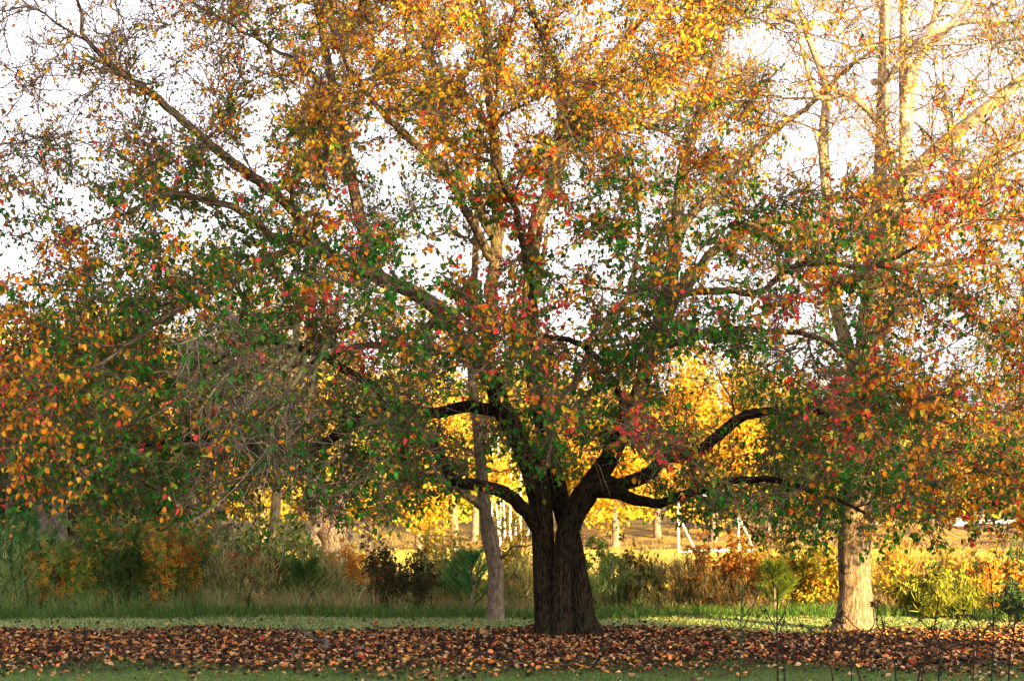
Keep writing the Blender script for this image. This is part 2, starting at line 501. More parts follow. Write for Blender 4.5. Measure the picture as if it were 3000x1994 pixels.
LIMBS = dict(
 left_stem=[(1606,1892,20,.27),(1610,1868,20,.205),(1610,1840,20,.178),(1608,1800,20,.160),(1597,1700,20,.138),(1592,1600,20,.128),(1586,1500,20,.128),(1574,1430,20,.132),(1552,1350,20,.128),(1515,1275,19.9,.118),(1474,1205,19.8,.110),(1428,1090,19.6,.100),(1355,1010,19.4,.094),(1310,925,19.3,.088),(1205,852,19.2,.082),(1108,806,19.1,.078),(1075,700,19.2,.072),(1058,650,19.2,.068),(1022,480,19.4,.060),(985,300,19.6,.052),(945,100,19.8,.044),(915,-80,20,.034),(880,-350,20.2,.015)],
 right_stem=[(1640,1885,19.95,.16),(1642,1850,19.93,.150),(1640,1780,19.9,.130),(1645,1700,19.88,.120),(1654,1600,19.86,.120),(1676,1520,19.85,.128),(1706,1460,19.85,.135),(1745,1405,19.85,.125),(1790,1330,19.8,.105),(1832,1245,19.8,.098),(1872,1150,19.8,.092),(1902,1050,19.8,.088),(1935,940,19.9,.085),(1960,850,20,.082),(1978,720,20.1,.075),(1985,640,20.1,.072),(2000,500,20.2,.066),(2035,380,20.3,.062),(2070,260,20.3,.055),(2100,150,20.4,.048),(2130,20,20.5,.040),(2165,-200,20.6,.02)],
 middle_stem=[(1730,1892,20.12,.30),(1722,1868,20.12,.215),(1712,1840,20.13,.182),(1702,1800,20.14,.165),(1695,1720,20.16,.140),(1684,1640,20.2,.125),(1665,1550,20.24,.115),(1643,1470,20.25,.110),(1622,1380,20.25,.105),(1592,1250,20.3,.098),(1565,1120,20.4,.092),(1551,1000,20.5,.088),(1553,850,20.5,.085),(1572,650,20.5,.088),(1622,540,20.5,.085),(1643,424,20.5,.080),(1648,335,20.5,.070),(1640,230,20.5,.058),(1595,120,20.6,.048),(1555,10,20.7,.040),(1530,-200,20.8,.02)],
 arching_limb=[(1598,1570,20.0,.07),(1572,1538,19.97,.082),(1548,1502,19.92,.085),(1510,1455,19.8,.080),(1460,1418,19.6,.072),(1405,1402,19.4,.068),(1350,1402,19.2,.064),(1315,1360,19.1,.060),(1280,1300,19,.056),(1205,1228,18.8,.052),(1140,1180,18.6,.050),(1083,1106,18.4,.048),(1010,1060,18.2,.045),(945,1025,18.0,.042),(880,1008,17.8,.040),(800,985,17.6,.032),(700,1012,17.4,.024),(610,1065,17.2,.014)],
 sweeping_limb=[(1474,1205,19.8,.075),(1420,1198,19.9,.072),(1369,1192,20,.070),(1271,1208,20.1,.066),(1180,1190,20.2,.062),(1100,1200,20.2,.060),(1000,1250,20.2,.058),(900,1306,20.1,.056),(815,1312,20,.052),(720,1292,19.9,.046),(640,1278,19.8,.040),(520,1285,19.6,.030),(400,1310,19.4,.018)],
 leader_limb=[(1108,806,19.1,.066),(1000,772,18.8,.064),(906,700,18.5,.060),(850,610,18.2,.056),(735,520,17.8,.052),(660,458,17.5,.048),(540,360,17.2,.042),(435,272,17,.036),(370,232,16.8,.032),(300,170,16.7,.026),(240,95,16.6,.022),(242,40,16.6,.018),(205,-60,16.5,.008)],
 outer_limb=[(1010,778,18.85,.05),(930,730,18.5,.048),(850,697,18.2,.045),(800,680,18,.042),(757,636,17.8,.039),(696,602,17.6,.036),(625,585,17.3,.032),(535,571,17,.028),(446,580,16.7,.023),(357,625,16.5,.017),(260,660,16.3,.010)],
 crooked_limb=[(1428,1090,19.6,.08),(1428,950,19.9,.078),(1440,800,20.3,.075),(1450,620,20.8,.072),(1450,490,21,.068),(1437,385,21,.060),(1425,270,21.1,.05),(1410,100,21.2,.042),(1398,-50,21.3,.03),(1390,-250,21.4,.014)],
 fork_limb=[(1437,385,21,.045),(1390,325,20.8,.043),(1340,268,20.6,.040),(1250,150,20.3,.032),(1180,40,20,.025),(1120,-120,19.7,.012)],
 elbow_limb=[(1446,690,20.6,.055),(1390,590,20.8,.05),(1346,530,21,.048),(1340,450,21.1,.045),(1303,400,21.2,.042),(1288,312,21.3,.036),(1270,200,21.4,.03),(1235,60,21.5,.022),(1210,-100,21.6,.01)],
 inner_limb=[(1440,760,20.4,.055),(1380,640,20.2,.052),(1300,520,20,.048),(1223,424,19.8,.043),(1134,348,19.5,.036),(1050,250,19.2,.028),(980,120,19,.02),(930,-20,18.8,.01)],
 side_limb=[(990,315,19.6,.032),(940,250,19.3,.03),(880,190,19,.026),(820,145,18.7,.022),(700,90,18.3,.016),(600,30,18,.009)],
 low_right_limb=[(1725,1435,19.84,.085),(1775,1432,19.7,.078),(1835,1440,19.5,.070),(1880,1466,19.3,.062),(1940,1474,19.1,.055),(2005,1450,18.9,.05),(2085,1412,18.7,.046),(2180,1400,18.5,.04),(2300,1410,18.2,.032),(2430,1450,17.9,.022),(2550,1510,17.7,.012)],
 high_right_limb=[(1755,1412,19.85,.09),(1820,1420,19.9,.085),(1885,1395,20,.08),(1945,1340,20.1,.075),(2040,1312,20.2,.07),(2120,1250,20.3,.064),(2200,1205,20.4,.06),(2330,1192,20.5,.05),(2470,1210,20.6,.04),(2620,1250,20.7,.026),(2760,1320,20.8,.014)],
 crossing_limb=[(1937,930,19.9,.065),(2010,832,19.8,.062),(2100,742,19.7,.058),(2200,672,19.6,.054),(2270,645,19.5,.05),(2360,652,19.4,.046),(2490,660,19.2,.04),(2580,630,19,.034),(2700,590,18.8,.027),(2850,520,18.5,.02),(3000,440,18.3,.01)],
 brown_limb=[(1962,850,20,.048),(2060,850,19.4,.044),(2165,838,18.8,.04),(2237,838,18.4,.037),(2297,797,18.1,.034),(2360,772,17.8,.031),(2445,763,17.5,.028),(2551,776,17.2,.024),(2636,742,17,.02),(2720,700,16.8,.014),(2830,640,16.6,.008)],
 level_limb=[(2200,672,19.6,.045),(2290,725,20,.044),(2380,752,20.2,.042),(2450,808,20.4,.04),(2530,800,20.5,.037),(2640,780,20.6,.033),(2800,780,20.7,.028),(2950,785,20.8,.02),(3150,800,21,.01)],
 back_right_limb=[(1975,700,20.1,.05),(2080,560,20.8,.046),(2200,440,21.3,.04),(2320,330,21.7,.034),(2460,220,22,.026),(2600,120,22.3,.014)],
 front_right_limb=[(1902,1050,19.8,.05),(1990,990,19,.046),(2100,960,18.3,.04),(2230,960,17.6,.034),(2380,990,17,.027),(2520,1060,16.5,.018),(2650,1150,16.1,.009)],
 front_limb=[(1551,1000,20.5,.05),(1560,900,19.6,.048),(1540,780,18.7,.042),(1520,660,17.8,.034),(1480,560,17,.025),(1440,470,16.4,.012)],
 front_low_limb=[(1790,1330,19.8,.05),(1820,1200,18.9,.044),(1780,1080,18,.037),(1700,1000,17.2,.03),(1600,980,16.5,.022),(1500,1010,15.9,.011)],
 back_left_limb=[(1310,925,19.3,.05),(1200,980,20.5,.046),(1080,1010,21.6,.04),(940,1050,22.6,.032),(780,1090,23.4,.022),(620,1160,24,.012)],
 back_limb=[(1592,1250,20.3,.05),(1700,1050,21.3,.046),(1800,900,22.2,.04),(1850,750,23,.032),(1860,600,23.6,.022),(1850,450,24,.012)],
 upper_right_limb=[(1645,380,20.5,.045),(1710,300,20.2,.042),(1760,210,19.8,.036),(1830,120,19.4,.028),(1900,30,19,.02),(1960,-100,18.6,.01)],
 drooping_limb=[(906,700,18.5,.04),(780,760,17.8,.036),(640,830,17.2,.031),(480,920,16.7,.025),(320,1020,16.3,.018),(180,1130,16,.010)],
)
LICHEN = dict(
 lichen_limb=[(975,840,18.9,.034),(945,861,18.7,.034),(890,912,18.3,.034),(868,963,18,.033),(866,1000,17.85,.032),(850,1060,17.6,.026),(800,1110,17.3,.024),(740,1180,17,.020),(690,1250,16.8,.012)],
 fan_limb=[(866,1002,17.85,.026),(800,1012,17.4,.022),(720,1050,17,.018),(640,1120,16.7,.013),(580,1210,16.5,.006)],
 low_fan_limb=[(868,1004,17.85,.024),(810,1060,17.3,.02),(745,1130,16.9,.016),(700,1220,16.6,.011),(680,1310,16.4,.005)],
 down_fan_limb=[(900,1012,17.9,.024),(880,1080,17.4,.02),(840,1160,17,.015),(800,1250,16.8,.01),(790,1340,16.6,.005)],
 level_fan_limb=[(880,1008,17.85,.022),(800,985,17.2,.018),(700,965,16.8,.014),(600,975,16.5,.010),(520,1010,16.3,.005)],
 hanging_limb=[(1010,800,18.6,.03),(985,900,18.2,.028),(955,1000,17.9,.026),(930,1090,17.7,.024),(905,1190,17.5,.020),(885,1290,17.3,.016),(870,1370,17.2,.008)],
)
sk = Skeleton()
LOWER = {'arching_limb', 'sweeping_limb', 'low_right_limb', 'high_right_limb', 'front_low_limb', 'back_left_limb'}  # limbs given the trunk's shade-darkened bark colour
big = {'left_stem', 'right_stem', 'middle_stem'}
for nm, rows in list(LIMBS.items()) + list(LICHEN.items()):
    c = px_limb(rows, .05 if nm in big else .09)
    if nm not in big:       # crooked growth
        w = np.cumsum(rng.normal(size=(len(c), 3)), 0) * .012
        w -= np.linspace(0, 1, len(c))[:, None] * w[-1]
        c[:, :3] += w
    if nm in big:
        Vt, Qt, Gt = tubes(c[:, :3], c[:, 3], 64, ridge=.16, seed=len(nm))
        # old furrowed bark darkened for shade below, younger bark paled for sun above
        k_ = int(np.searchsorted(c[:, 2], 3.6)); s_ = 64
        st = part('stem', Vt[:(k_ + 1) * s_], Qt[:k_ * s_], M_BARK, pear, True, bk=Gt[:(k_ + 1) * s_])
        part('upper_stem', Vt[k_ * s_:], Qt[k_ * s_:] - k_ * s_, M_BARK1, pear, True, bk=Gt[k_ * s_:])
    else:
        Vt, Qt, Gt = tubes(c[:, :3], c[:, 3], 14, ridge=.22, seed=len(nm) + 3)
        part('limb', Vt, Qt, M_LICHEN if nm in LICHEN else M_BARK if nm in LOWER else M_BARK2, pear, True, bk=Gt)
    hi = c[:, 2] > (1.9 if nm in big else 0)
    sk.add(c[hi], store=False)

# crown volume: a broad dome whose skirt hangs lowest at the sides
LOWX = [-900, 0, 300, 600, 900, 1150, 1300, 1400, 1600, 1750, 1900, 2000, 2300, 2700, 3000, 3900]
LOWY = [1500, 1500, 1500, 1510, 1530, 1545, 1500, 1445, 1410, 1450, 1500, 1530, 1590, 1590, 1590, 1590]
GAPS = [(2060,1130,95),(2130,1300,110),(1350,1245,70),(1690,1040,70),(1650,740,60),(2250,800,70),(2350,1010,80),(1210,905,60),(1720,420,70),(1560,330,70),(1500,390,50),(2380,350,110),(2300,560,80),(1880,1390,70),(2800,1000,70),(1170,480,50),(1420,1340,60)]

def crown_targets(n, shell=.35):
    out = []
    while len(out) < n:
        m = 4000
        u = rng.uniform(-1, 1, (m, 3))
        r = (np.abs(u) ** 2.5).sum(1) ** .4
        u, r = u[r < 1], r[r < 1]
        keep = rng.uniform(0, 1, len(r)) < np.clip((r - .15) / shell, 0.12, 1)
        u = u[keep]
        P = np.stack([.35 + u[:, 0] * 8.4, 20 + u[:, 1] * 5.2, 3.6 + u[:, 2] * np.where(u[:, 2] > 0, 6.3, 3.2)], -1)
        px, py = proj(P)
        ok = py < np.interp(px, LOWX, LOWY)
        # thin top-left shoulder: the crown slopes away there
        ok &= ~((px < 250) & (py < 330) & (rng.uniform(size=len(px)) < .35))
        # visitors see under the skirt to the trunk
        ok &= ~((np.abs(P[:, 0] - .6) < 1.1) & (P[:, 2] < 1.9))
        for gx, gy, gr in GAPS:
            ok &= ~(((px - gx) ** 2 + (py - gy) ** 2 < gr * gr) & (rng.uniform(size=len(px)) < .8))
        ok &= (px > -700) & (px < 3700) & (py > -900)
        out.extend(P[ok])
    return np.array(out[:n])

sk.reach(crown_targets(480), npts=12, rmin=.007, rmax=.042, rlen=.011, droop=.10, wob=.25, sag_end=.25)
nA = len(sk.laterals)
sk.reach(crown_targets(4200), npts=8, rmin=.0058, rmax=.018, rlen=.007, droop=.04, wob=.3, sag_end=.1)
Vt, Qt, Gt = lateral_mesh(sk.laterals[:nA], 6)
part('branch_spray', Vt, Qt, M_BARK2, pear, True, bk=Gt, stuff=True)
Vt, Qt, Gt = lateral_mesh(sk.laterals[nA:], 4)
part('thin_branch_spray', Vt, Qt, M_TWIG, pear, True, stuff=True)

# bare hanging twigs of the dead, lichened limbs
dl = np.concatenate([px_limb(r_, .09)[3:] for r_ in LICHEN.values()])
ii = rng.integers(0, len(dl), 190)
DT = twig_lines(dl[ii, :3], np.tile([-.35, -.1, -.45], (190, 1)), 190, .25, .95, up=-.30, bend=.3, npt=6)
Vt, Qt, Gt = tubes(DT, taper(190, 6, .006, .0025), 4)
part('dead_twig_spray', Vt, Qt, M_DTWIG, pear, True, stuff=True)
d2 = DT[:, 1:].reshape(-1, 3); ii = rng.integers(0, len(d2), 480)
DT2 = twig_lines(d2[ii], np.tile([-.1, 0, -.3], (480, 1)), 480, .08, .3, up=-.1)
Vt, Qt, Gt = tubes(DT2, taper(480, 4, .0035, .002), 3)
part('dead_twig_spray', Vt, Qt, M_DTWIG, pear, True, stuff=True)

# twigs
lat = np.concatenate([p[1:] for p in sk.laterals])
lat_id = np.concatenate([np.full(len(p) - 1, i_) for i_, p in enumerate(sk.laterals)])
latT = np.concatenate([nrm(np.gradient(p[:, :3], axis=0))[1:] for p in sk.laterals])
px, py = proj(lat[:, :3])
wgt = np.where((px > -250) & (px < 3250) & (py > -300), 1.0, .35)
wgt *= np.interp(lat[:, 1], [19.5, 22, 25], [1, .6, .45])
wgt *= np.where((px > 2250) & (py < 520), .5, 1) * np.where((px > 800) & (px < 2250) & (py < 500), 1.35, 1) * np.where(py > 750, .72, 1)
NTW = 62000
idx = rng.choice(len(lat), NTW, p=wgt / wgt.sum())
TW = twig_lines(lat[idx, :3], latT[idx], NTW, .12, .48, up=.12, npt=3)
Vt, Qt, Gt = tubes(TW, taper(NTW, 3, .0052, .0026), 3)
part('twig_spray', Vt, Qt, M_TWIG, pear, True, stuff=True)

# leaves
NL = 620000
it = rng.integers(0, NTW, NL)
tt = rng.uniform(.15, 1.0, NL) * 2
k0 = np.minimum(tt.astype(int), 1); fr = (tt - k0)[:, None]
LB = TW[it, k0] * (1 - fr) + TW[it, k0 + 1] * fr
px, py = proj(LB)
COLS = [0, 500, 1000, 1500, 2000, 2500, 3000]
ROWS = [0, 300, 600, 900, 1200, 1500]
dens = grid(px, py, COLS, ROWS, [
 [.05, .22, .70, .70, .66, .28, .15],
 [.13, .34, .78, .68, .68, .30, .26],
 [.28, .60, .74, .70, .62, .48, .40],
 [.55, .76, .60, .70, .56, .60, .46],
 [.80, .76, .60, .66, .55, .62, .46],
 [.80, .58, .40, .55, .50, .66, .60]])
dens *= 1 - .68 * np.exp(-(((px - 800) / 260) ** 2 + ((py - 1110) / 200) ** 2))
for gx, gy, gr in GAPS:
    dens *= 1 - .6 * np.exp(-((px - gx) ** 2 + (py - gy) ** 2) / (gr * gr))
dens *= np.interp(LB[:, 1], [19, 21.5, 25], [1, .62, .5])
dens *= 1 - .35 * ((LB[:, 1] < 19) & (px > 550) & (px < 2300) & (py > 1050))
for gx, gy, gr in [(1045,600,50),(1015,460,50),(990,330,50),(955,190,45),(1590,620,55),(1635,480,50),(1645,330,45),(1450,520,40),(1985,600,45),(780,560,40),(620,430,40),(500,330,40)]:
    dens *= 1 - .75 * np.exp(-((px - gx) ** 2 + (py - gy) ** 2) / (gr * gr)) * (LB[:, 1] < 20.4)
# clumping: whole twigs keep or lose their leaves
twig_luck = np.clip(rng.normal(.50, .60, NTW), 0, 1.25)
keep = rng.uniform(size=NL) < dens * twig_luck[it]
keep &= py < np.interp(px, LOWX, LOWY) + 60
LB, px, py, it = LB[keep], px[keep], py[keep], it[keep]
n = len(LB)
green = grid(px, py, COLS, ROWS, [
 [.20, .20, .12, .12, .18, .20, .20],
 [.22, .32, .26, .28, .28, .25, .25],
 [.35, .52, .66, .62, .55, .40, .30],
 [.50, .62, .76, .66, .66, .45, .35],
 [.38, .62, .78, .68, .72, .58, .38],
 [.38, .58, .86, .82, .76, .62, .38]])
depth = np.clip((LB[:, 1] - 15.5) / 7, 0, 1)
green = np.clip(green + .20 * np.clip((py - 450) / 250, 0, 1) * (px > 250) * (px < 2650) + (depth - .3) * .5, .05, .97)
redz = np.zeros(n)
for gx, gy, gr in [(1050,620,90),(1430,790,130),(1560,690,140),(1640,900,120),(1900,1250,110),(2000,1300,90),(2440,1170,110),(1030,1030,70),(980,910,90),(2330,900,80),(2750,560,90),(1560,580,100),(2480,1280,70)]:
    redz = np.maximum(redz, np.exp(-((px - gx) ** 2 + (py - gy) ** 2) / (gr * gr)) * (depth < .55))
tw_h = rng.uniform(size=NTW)[it]
br_h = rng.uniform(size=len(sk.laterals))[lat_id[idx]][it]
hsel = .5 * br_h + .3 * tw_h + .35 * rng.uniform(size=n)
hsel = (np.argsort(np.argsort(hsel)) + .5) / n
green *= 1 - .75 * redz
PAL = dict(green=(.038, .165, .019), lime=(.18, .26, .02), yellow=(.68, .42, .03), orange=(.74, .27, .02), red=(.72, .065, .055), olive=(.24, .12, .03))
cl = np.empty((n, 3))
q = rng.uniform(size=n)
isg = hsel < green
cl[:] = PAL['orange']
top = np.clip((700 - py) / 500, 0, 1)
pr = .07 + .07 * (py > 500) + .6 * redz
py_ = .26 + .34 * top
cl[q < py_] = PAL['yellow']
cl[q > 1 - pr] = PAL['red']
leftsky = (px < 800) & (py < 700)
ol = (rng.uniform(size=n) < .45) & leftsky & (q > .2) & (q < .8)
cl[ol] = PAL['olive']
cl[isg] = PAL['green']
li = isg & (rng.uniform(size=n) < .16 + .3 * top)
cl[li] = PAL['lime']
cl *= np.exp(rng.normal(0, .22, (n, 1)))
cl *= np.exp(rng.normal(0, .10, (n, 3)))
cl = np.clip(cl, .008, .85)
LD = nrm(np.array([0, 0, -.75]) + rnd(n) * .55)
LN = nrm(np.array([.05, -.55, .35]) + rnd(n) * .7)
LL = rng.uniform(.040, .076, n) * (1 - .25 * top)
LWd = LL * rng.uniform(.55, .78, n)
LB = LB + LD * .02

# the leaves that show largest are parts of their own
fx, fy = proj(LB)
size = LL / LB[:, 1] * np.abs((LN * nrm(np.array([0, 0, CAM_H]) - LB)).sum(-1))
infr = (fx > 10) & (fx < W0 - 10) & (fy > 10) & (fy < 1700)
score = np.where(infr, size, 0)
single = np.argsort(-score)[:300]
mask = np.ones(n, bool); mask[single] = False
Vl, Ql = leaf_quads(LB[mask], LD[mask], LN[mask], LL[mask], LWd[mask], .3, .12)
part('foliage', Vl, Ql, M_LEAF, pear, False, col=np.repeat(cl[mask], 6, 0), stuff=True)

def leaf_mesh(name, mat, fold, curl, wid, wavy=.0, petiole=.3):
    """one ovate leaf of unit length along +Y with a short stalk"""
    t = np.array([0, .12, .32, .55, .78, 1.0])
    w = np.array([.02, .62, 1.0, .86, .46, .01]) * wid / 2
    V, Q = [], []
    for k in range(6):
        z = -curl * t[k] ** 2
        e = fold * w[k] + wavy * math.sin(t[k] * 11)
        V += [(-w[k], t[k], z + e), (0, t[k], z), (w[k], t[k], z + e * .8 + wavy * .5)]
    for k in range(5):
        b = k * 3
        Q += [(b, b + 1, b + 4, b + 3), (b + 1, b + 2, b + 5, b + 4)]
    s = len(V)
    V += [(-.012, -petiole, .06), (.012, -petiole, .06), (.012, .02, 0), (-.012, .02, 0)]
    Q.append((s, s + 1, s + 2, s + 3))
    return mesh_quads(name, np.array(V), np.array(Q), mat, True)

def frame_matrix(b, d, nn, s):
    from mathutils import Matrix
    d = nrm(d); nn = nrm(nn - (nn * d).sum() * d); x = np.cross(d, nn)
    return Matrix(((x[0] * s, d[0] * s, nn[0] * s, b[0]), (x[1] * s, d[1] * s, nn[1] * s, b[1]), (x[2] * s, d[2] * s, nn[2] * s, b[2]), (0, 0, 0, 1)))

LM = [leaf_mesh('leaf', M_LEAF_O, .4, .15, .66), leaf_mesh('leaf', M_LEAF_O, .25, .3, .74), leaf_mesh('leaf', M_LEAF_O, .6, .1, .6)]
for k, i in enumerate(single):
    o = bpy.data.objects.new('leaf', LM[k % 3])
    COL.objects.link(o)
    o.parent = pear
    o.matrix_local = frame_matrix(LB[i] - base, LD[i], LN[i], LL[i])
    o.color = (*cl[i], 1)

# ------------------------------------------------------------------ other bare or half-bare trees with visible limbs
def limb_tree(name, label, stems, bark, twigmat, group=None, lims=(), ntar=(60, 400), ntw=3000, box=None, leaves=0, leafcol=None, leafsize=(.05, .09), cat='tree', twr=(.006, .003), ridge=.12, upper=None):
    b = at(*stems[0][0][:3]); b[2] = float(ground_z(b[0], b[1]))
    T = thing(name, tuple(b), label, cat, group)
    s = Skeleton()
    for k, rows in enumerate(stems):
        c = px_limb(rows, .12)
        if k == 0:
            c[0, 2] = min(c[0, 2], b[2] - .05)
        sd = 24 if k == 0 else 12
        Vt, Qt, Gt = tubes(c[:, :3], c[:, 3], sd, ridge=ridge, seed=k)
        if k == 0 and upper:
            k_ = int(np.searchsorted(c[:, 2], 3.4))
            part('trunk', Vt[:(k_ + 1) * sd], Qt[:k_ * sd], bark, T, True, bk=Gt[:(k_ + 1) * sd])
            part('upper_trunk', Vt[k_ * sd:], Qt[k_ * sd:] - k_ * sd, upper, T, True, bk=Gt[k_ * sd:])
        else:
            part('trunk' if k == 0 else 'limb', Vt, Qt, upper or bark, T, True, bk=Gt)
        hi = c[:, 2] > b[2] + 1.6
        if hi.sum() > 2: s.add(c[hi], store=False)
    if box is not None and ntar[1]:
        def tg(n):
            u = rng.uniform(-1, 1, (n * 2, 3)); u = u[np.linalg.norm(u, axis=1) < 1][:n]
            return np.array(box[0]) + u * np.array(box[1])
        s.reach(tg(ntar[0]), npts=10, rmin=.009, rmax=.05, rlen=.014, wob=.3)
        na = len(s.laterals)
        s.reach(tg(ntar[1]), npts=7, rmin=.005, rmax=.018, rlen=.007, wob=.3)
        Vt, Qt, Gt = lateral_mesh(s.laterals, 5)
        part('branch_spray', Vt, Qt, bark, T, True, bk=Gt, stuff=True)
        la = np.concatenate([p[1:] for p in s.laterals])
        lt = np.concatenate([nrm(np.gradient(p[:, :3], axis=0))[1:] for p in s.laterals])
        ii = rng.integers(0, len(la), ntw)
        tw = twig_lines(la[ii, :3], lt[ii], ntw, .15, .6, up=.2)
        Vt, Qt, Gt = tubes(tw, taper(ntw, 4, *twr), 3)
        part('twig_spray', Vt, Qt, twigmat, T, True, stuff=True)
        if leaves:
            jj = rng.integers(0, ntw, leaves)
            B = tw[jj, rng.integers(1, 4, leaves)]
            L = rng.uniform(*leafsize, leaves)
            Vl, Ql = leaf_quads(B, nrm(np.array([0, 0, -.6]) + rnd(leaves) * .6), rnd(leaves) + np.array([0, -.6, .3]), L, L * .75)
            c = np.array(leafcol)[rng.integers(0, len(leafcol), leaves)] * np.exp(rng.normal(0, .25, (leaves, 1)))
            part('foliage', Vl, Ql, M_LEAF, T, False, col=np.repeat(np.clip(c, .01, .85), 6, 0), stuff=True)
    return T

YEL = [(.66, .42, .03), (.6, .46, .04), (.68, .33, .02)]
limb_tree('pale_tree', 'tall bare tree with flared pale trunk dividing into upright twin stems', [
 [(2498,1885,21.3,.36),(2498,1862,21.3,.30),(2505,1820,21.3,.245),(2507,1750,21.3,.205),(2503,1650,21.3,.195),(2508,1500,21.3,.19),(2520,1250,21.4,.165),(2545,950,21.5,.135),(2575,700,21.6,.10),(2580,450,21.6,.082),(2587,280,21.6,.072),(2590,100,21.6,.066),(2600,-100,21.6,.055),(2620,-500,21.6,.03)],
 [(2530,1100,21.5,.11),(2590,850,21.3,.09),(2640,600,21.2,.075),(2650,400,21.2,.07),(2648,200,21.2,.062),(2650,0,21.2,.055),(2640,-300,21.2,.03)],
 [(2520,1150,21.5,.10),(2440,850,22,.085),(2425,600,22.2,.075),(2412,420,22.3,.07),(2420,260,22.3,.055),(2380,140,22.3,.045),(2340,20,22.3,.032),(2300,-150,22.3,.012)],
 [(2576,360,21.6,.05),(2520,300,21.6,.046),(2480,275,21.6,.043),(2430,285,21.6,.04),(2390,280,21.6,.036),(2360,180,21.6,.03),(2330,60,21.6,.02),(2310,-60,21.6,.01)],
 [(2585,240,21.6,.05),(2560,240,21.4,.045),(2600,235,21.2,.04),(2650,160,21,.042),(2740,95,20.9,.042),(2840,62,20.8,.04),(2935,66,20.7,.036),(2960,10,20.7,.028),(2980,-60,20.6,.016)],
 [(2650,330,21.2,.055),(2665,220,21.1,.05),(2710,150,21.1,.046),(2790,70,21,.04),(2840,0,21,.034),(2900,-120,21,.015)],
 [(2545,950,21.5,.11),(2620,580,20.6,.09),(2700,480,20.2,.085),(2800,390,19.9,.08),(2900,310,19.6,.072),(3000,230,19.4,.064),(3150,120,19.2,.04)],
 [(2560,1000,21.5,.08),(2750,640,22.2,.075),(2880,490,22.6,.07),(3000,400,23,.062),(3150,300,23.3,.04)],
 [(2640,560,21.2,.06),(2680,230,21.6,.05),(2720,110,21.8,.042),(2760,-40,22,.03)],
], M_PALE, M_PTWIG, box=((4.9, 21.5, 6.2), (3.6, 3.0, 4.4)), ntar=(90, 520), ntw=4600, leaves=400, leafcol=YEL, upper=M_PALE2)

limb_tree('leaning_tree', 'leaning grey-brown tree with one low side twig beside the dark pear trunk', [
 [(1453,1830,23.4,.17),(1453,1812,23.4,.125),(1453,1770,23.4,.108),(1452,1700,23.4,.102),(1450,1650,23.4,.104),(1438,1590,23.4,.108),(1426,1530,23.4,.088),(1420,1480,23.4,.082),(1412,1400,23.5,.085),(1400,1250,23.6,.075),(1380,1050,23.8,.06),(1390,800,24,.05),(1400,550,24.2,.035),(1410,300,24.4,.02)],
 [(1414,1482,23.4,.075),(1385,1460,23.3,.06),(1362,1448,23.2,.05),(1300,1400,23,.035),(1200,1380,22.8,.018)],
 [(1402,1280,23.6,.08),(1480,1100,23.9,.065),(1560,900,24.2,.05),(1600,700,24.5,.03)],
 [(1468,1632,23.35,.024),(1485,1622,23.2,.02),(1500,1600,23.1,.016),(1540,1600,23,.011),(1560,1592,23,.007)],
], M_GREY, M_PTWIG, box=((-.35, 23.8, 4.6), (2.4, 1.6, 3.0)), ntar=(30, 200), ntw=1500, leaves=1500, leafcol=YEL + [(.2, .22, .03)])

limb_tree('gnarled_tree', 'gnarled bare tree with a thick crooked limb in the shaded thicket', [
 [(158,1640,28,.34),(157,1600,28,.26),(155,1550,28,.22),(158,1500,28,.22),(175,1450,28,.15),(185,1400,28,.12),(200,1300,28,.09),(220,1150,28,.05)],
 [(155,1508,28,.16),(125,1490,27.9,.14),(100,1455,27.8,.12),(75,1420,27.7,.10),(40,1380,27.6,.08),(0,1330,27.5,.04)],
 [(162,1495,28,.07),(172,1470,27.8,.05),(178,1430,27.7,.04),(176,1380,27.6,.03)],
], M_GREY, M_TWIG, box=((-7.6, 28, 3.4), (2.2, 1.6, 1.8)), ntar=(24, 140), ntw=1500, leaves=700, leafcol=[(.05, .09, .02), (.3, .2, .04)])

limb_tree('forked_tree', 'pale forked tree with several upright stems above the thicket', [
 [(608,1650,31,.16),(606,1600,31,.12),(603,1560,31,.11),(606,1500,31,.10),(607,1450,31,.09),(612,1380,31,.08),(610,1250,31,.05),(605,1100,31,.03)],
 [(618,1650,31,.11),(620,1600,31,.09),(628,1550,31,.085),(640,1490,31,.075),(652,1430,31,.065),(668,1350,31,.05),(680,1200,31,.03)],
 [(606,1535,31,.06),(592,1500,31,.05),(582,1465,31,.04),(570,1420,31,.03),(560,1350,31,.015)],
 [(612,1580,30.9,.07),(640,1555,30.9,.06),(665,1540,30.8,.045),(700,1535,30.8,.02)],
], M_PALE, M_PTWIG, box=((-5.4, 31, 4.0), (2.0, 1.6, 2.4)), ntar=(24, 140), ntw=1600, leaves=1400, leafcol=YEL)

limb_tree('stout_tree', 'stout pale straight trunk just behind the forked tree', [
 [(566,1660,34,.22),(565,1600,34,.18),(562,1500,34,.17),(556,1420,34,.16),(548,1300,34,.13),(540,1100,34,.07)],
 [(560,1460,34,.08),(585,1400,34,.06),(600,1300,34,.03)],
], M_PALE, M_PTWIG, box=((-6.4, 34, 4.8), (1.8, 1.6, 2.4)), ntar=(20, 110), ntw=1200, leaves=1500, leafcol=YEL)

limb_tree('leaning_stub', 'short leaning pale trunk beside the forked tree', [
 [(648,1640,30.5,.08),(655,1605,30.5,.07),(668,1570,30.5,.06),(676,1550,30.5,.05),(690,1510,30.5,.03)],
], M_PALE, M_PTWIG, ntar=(0, 0))

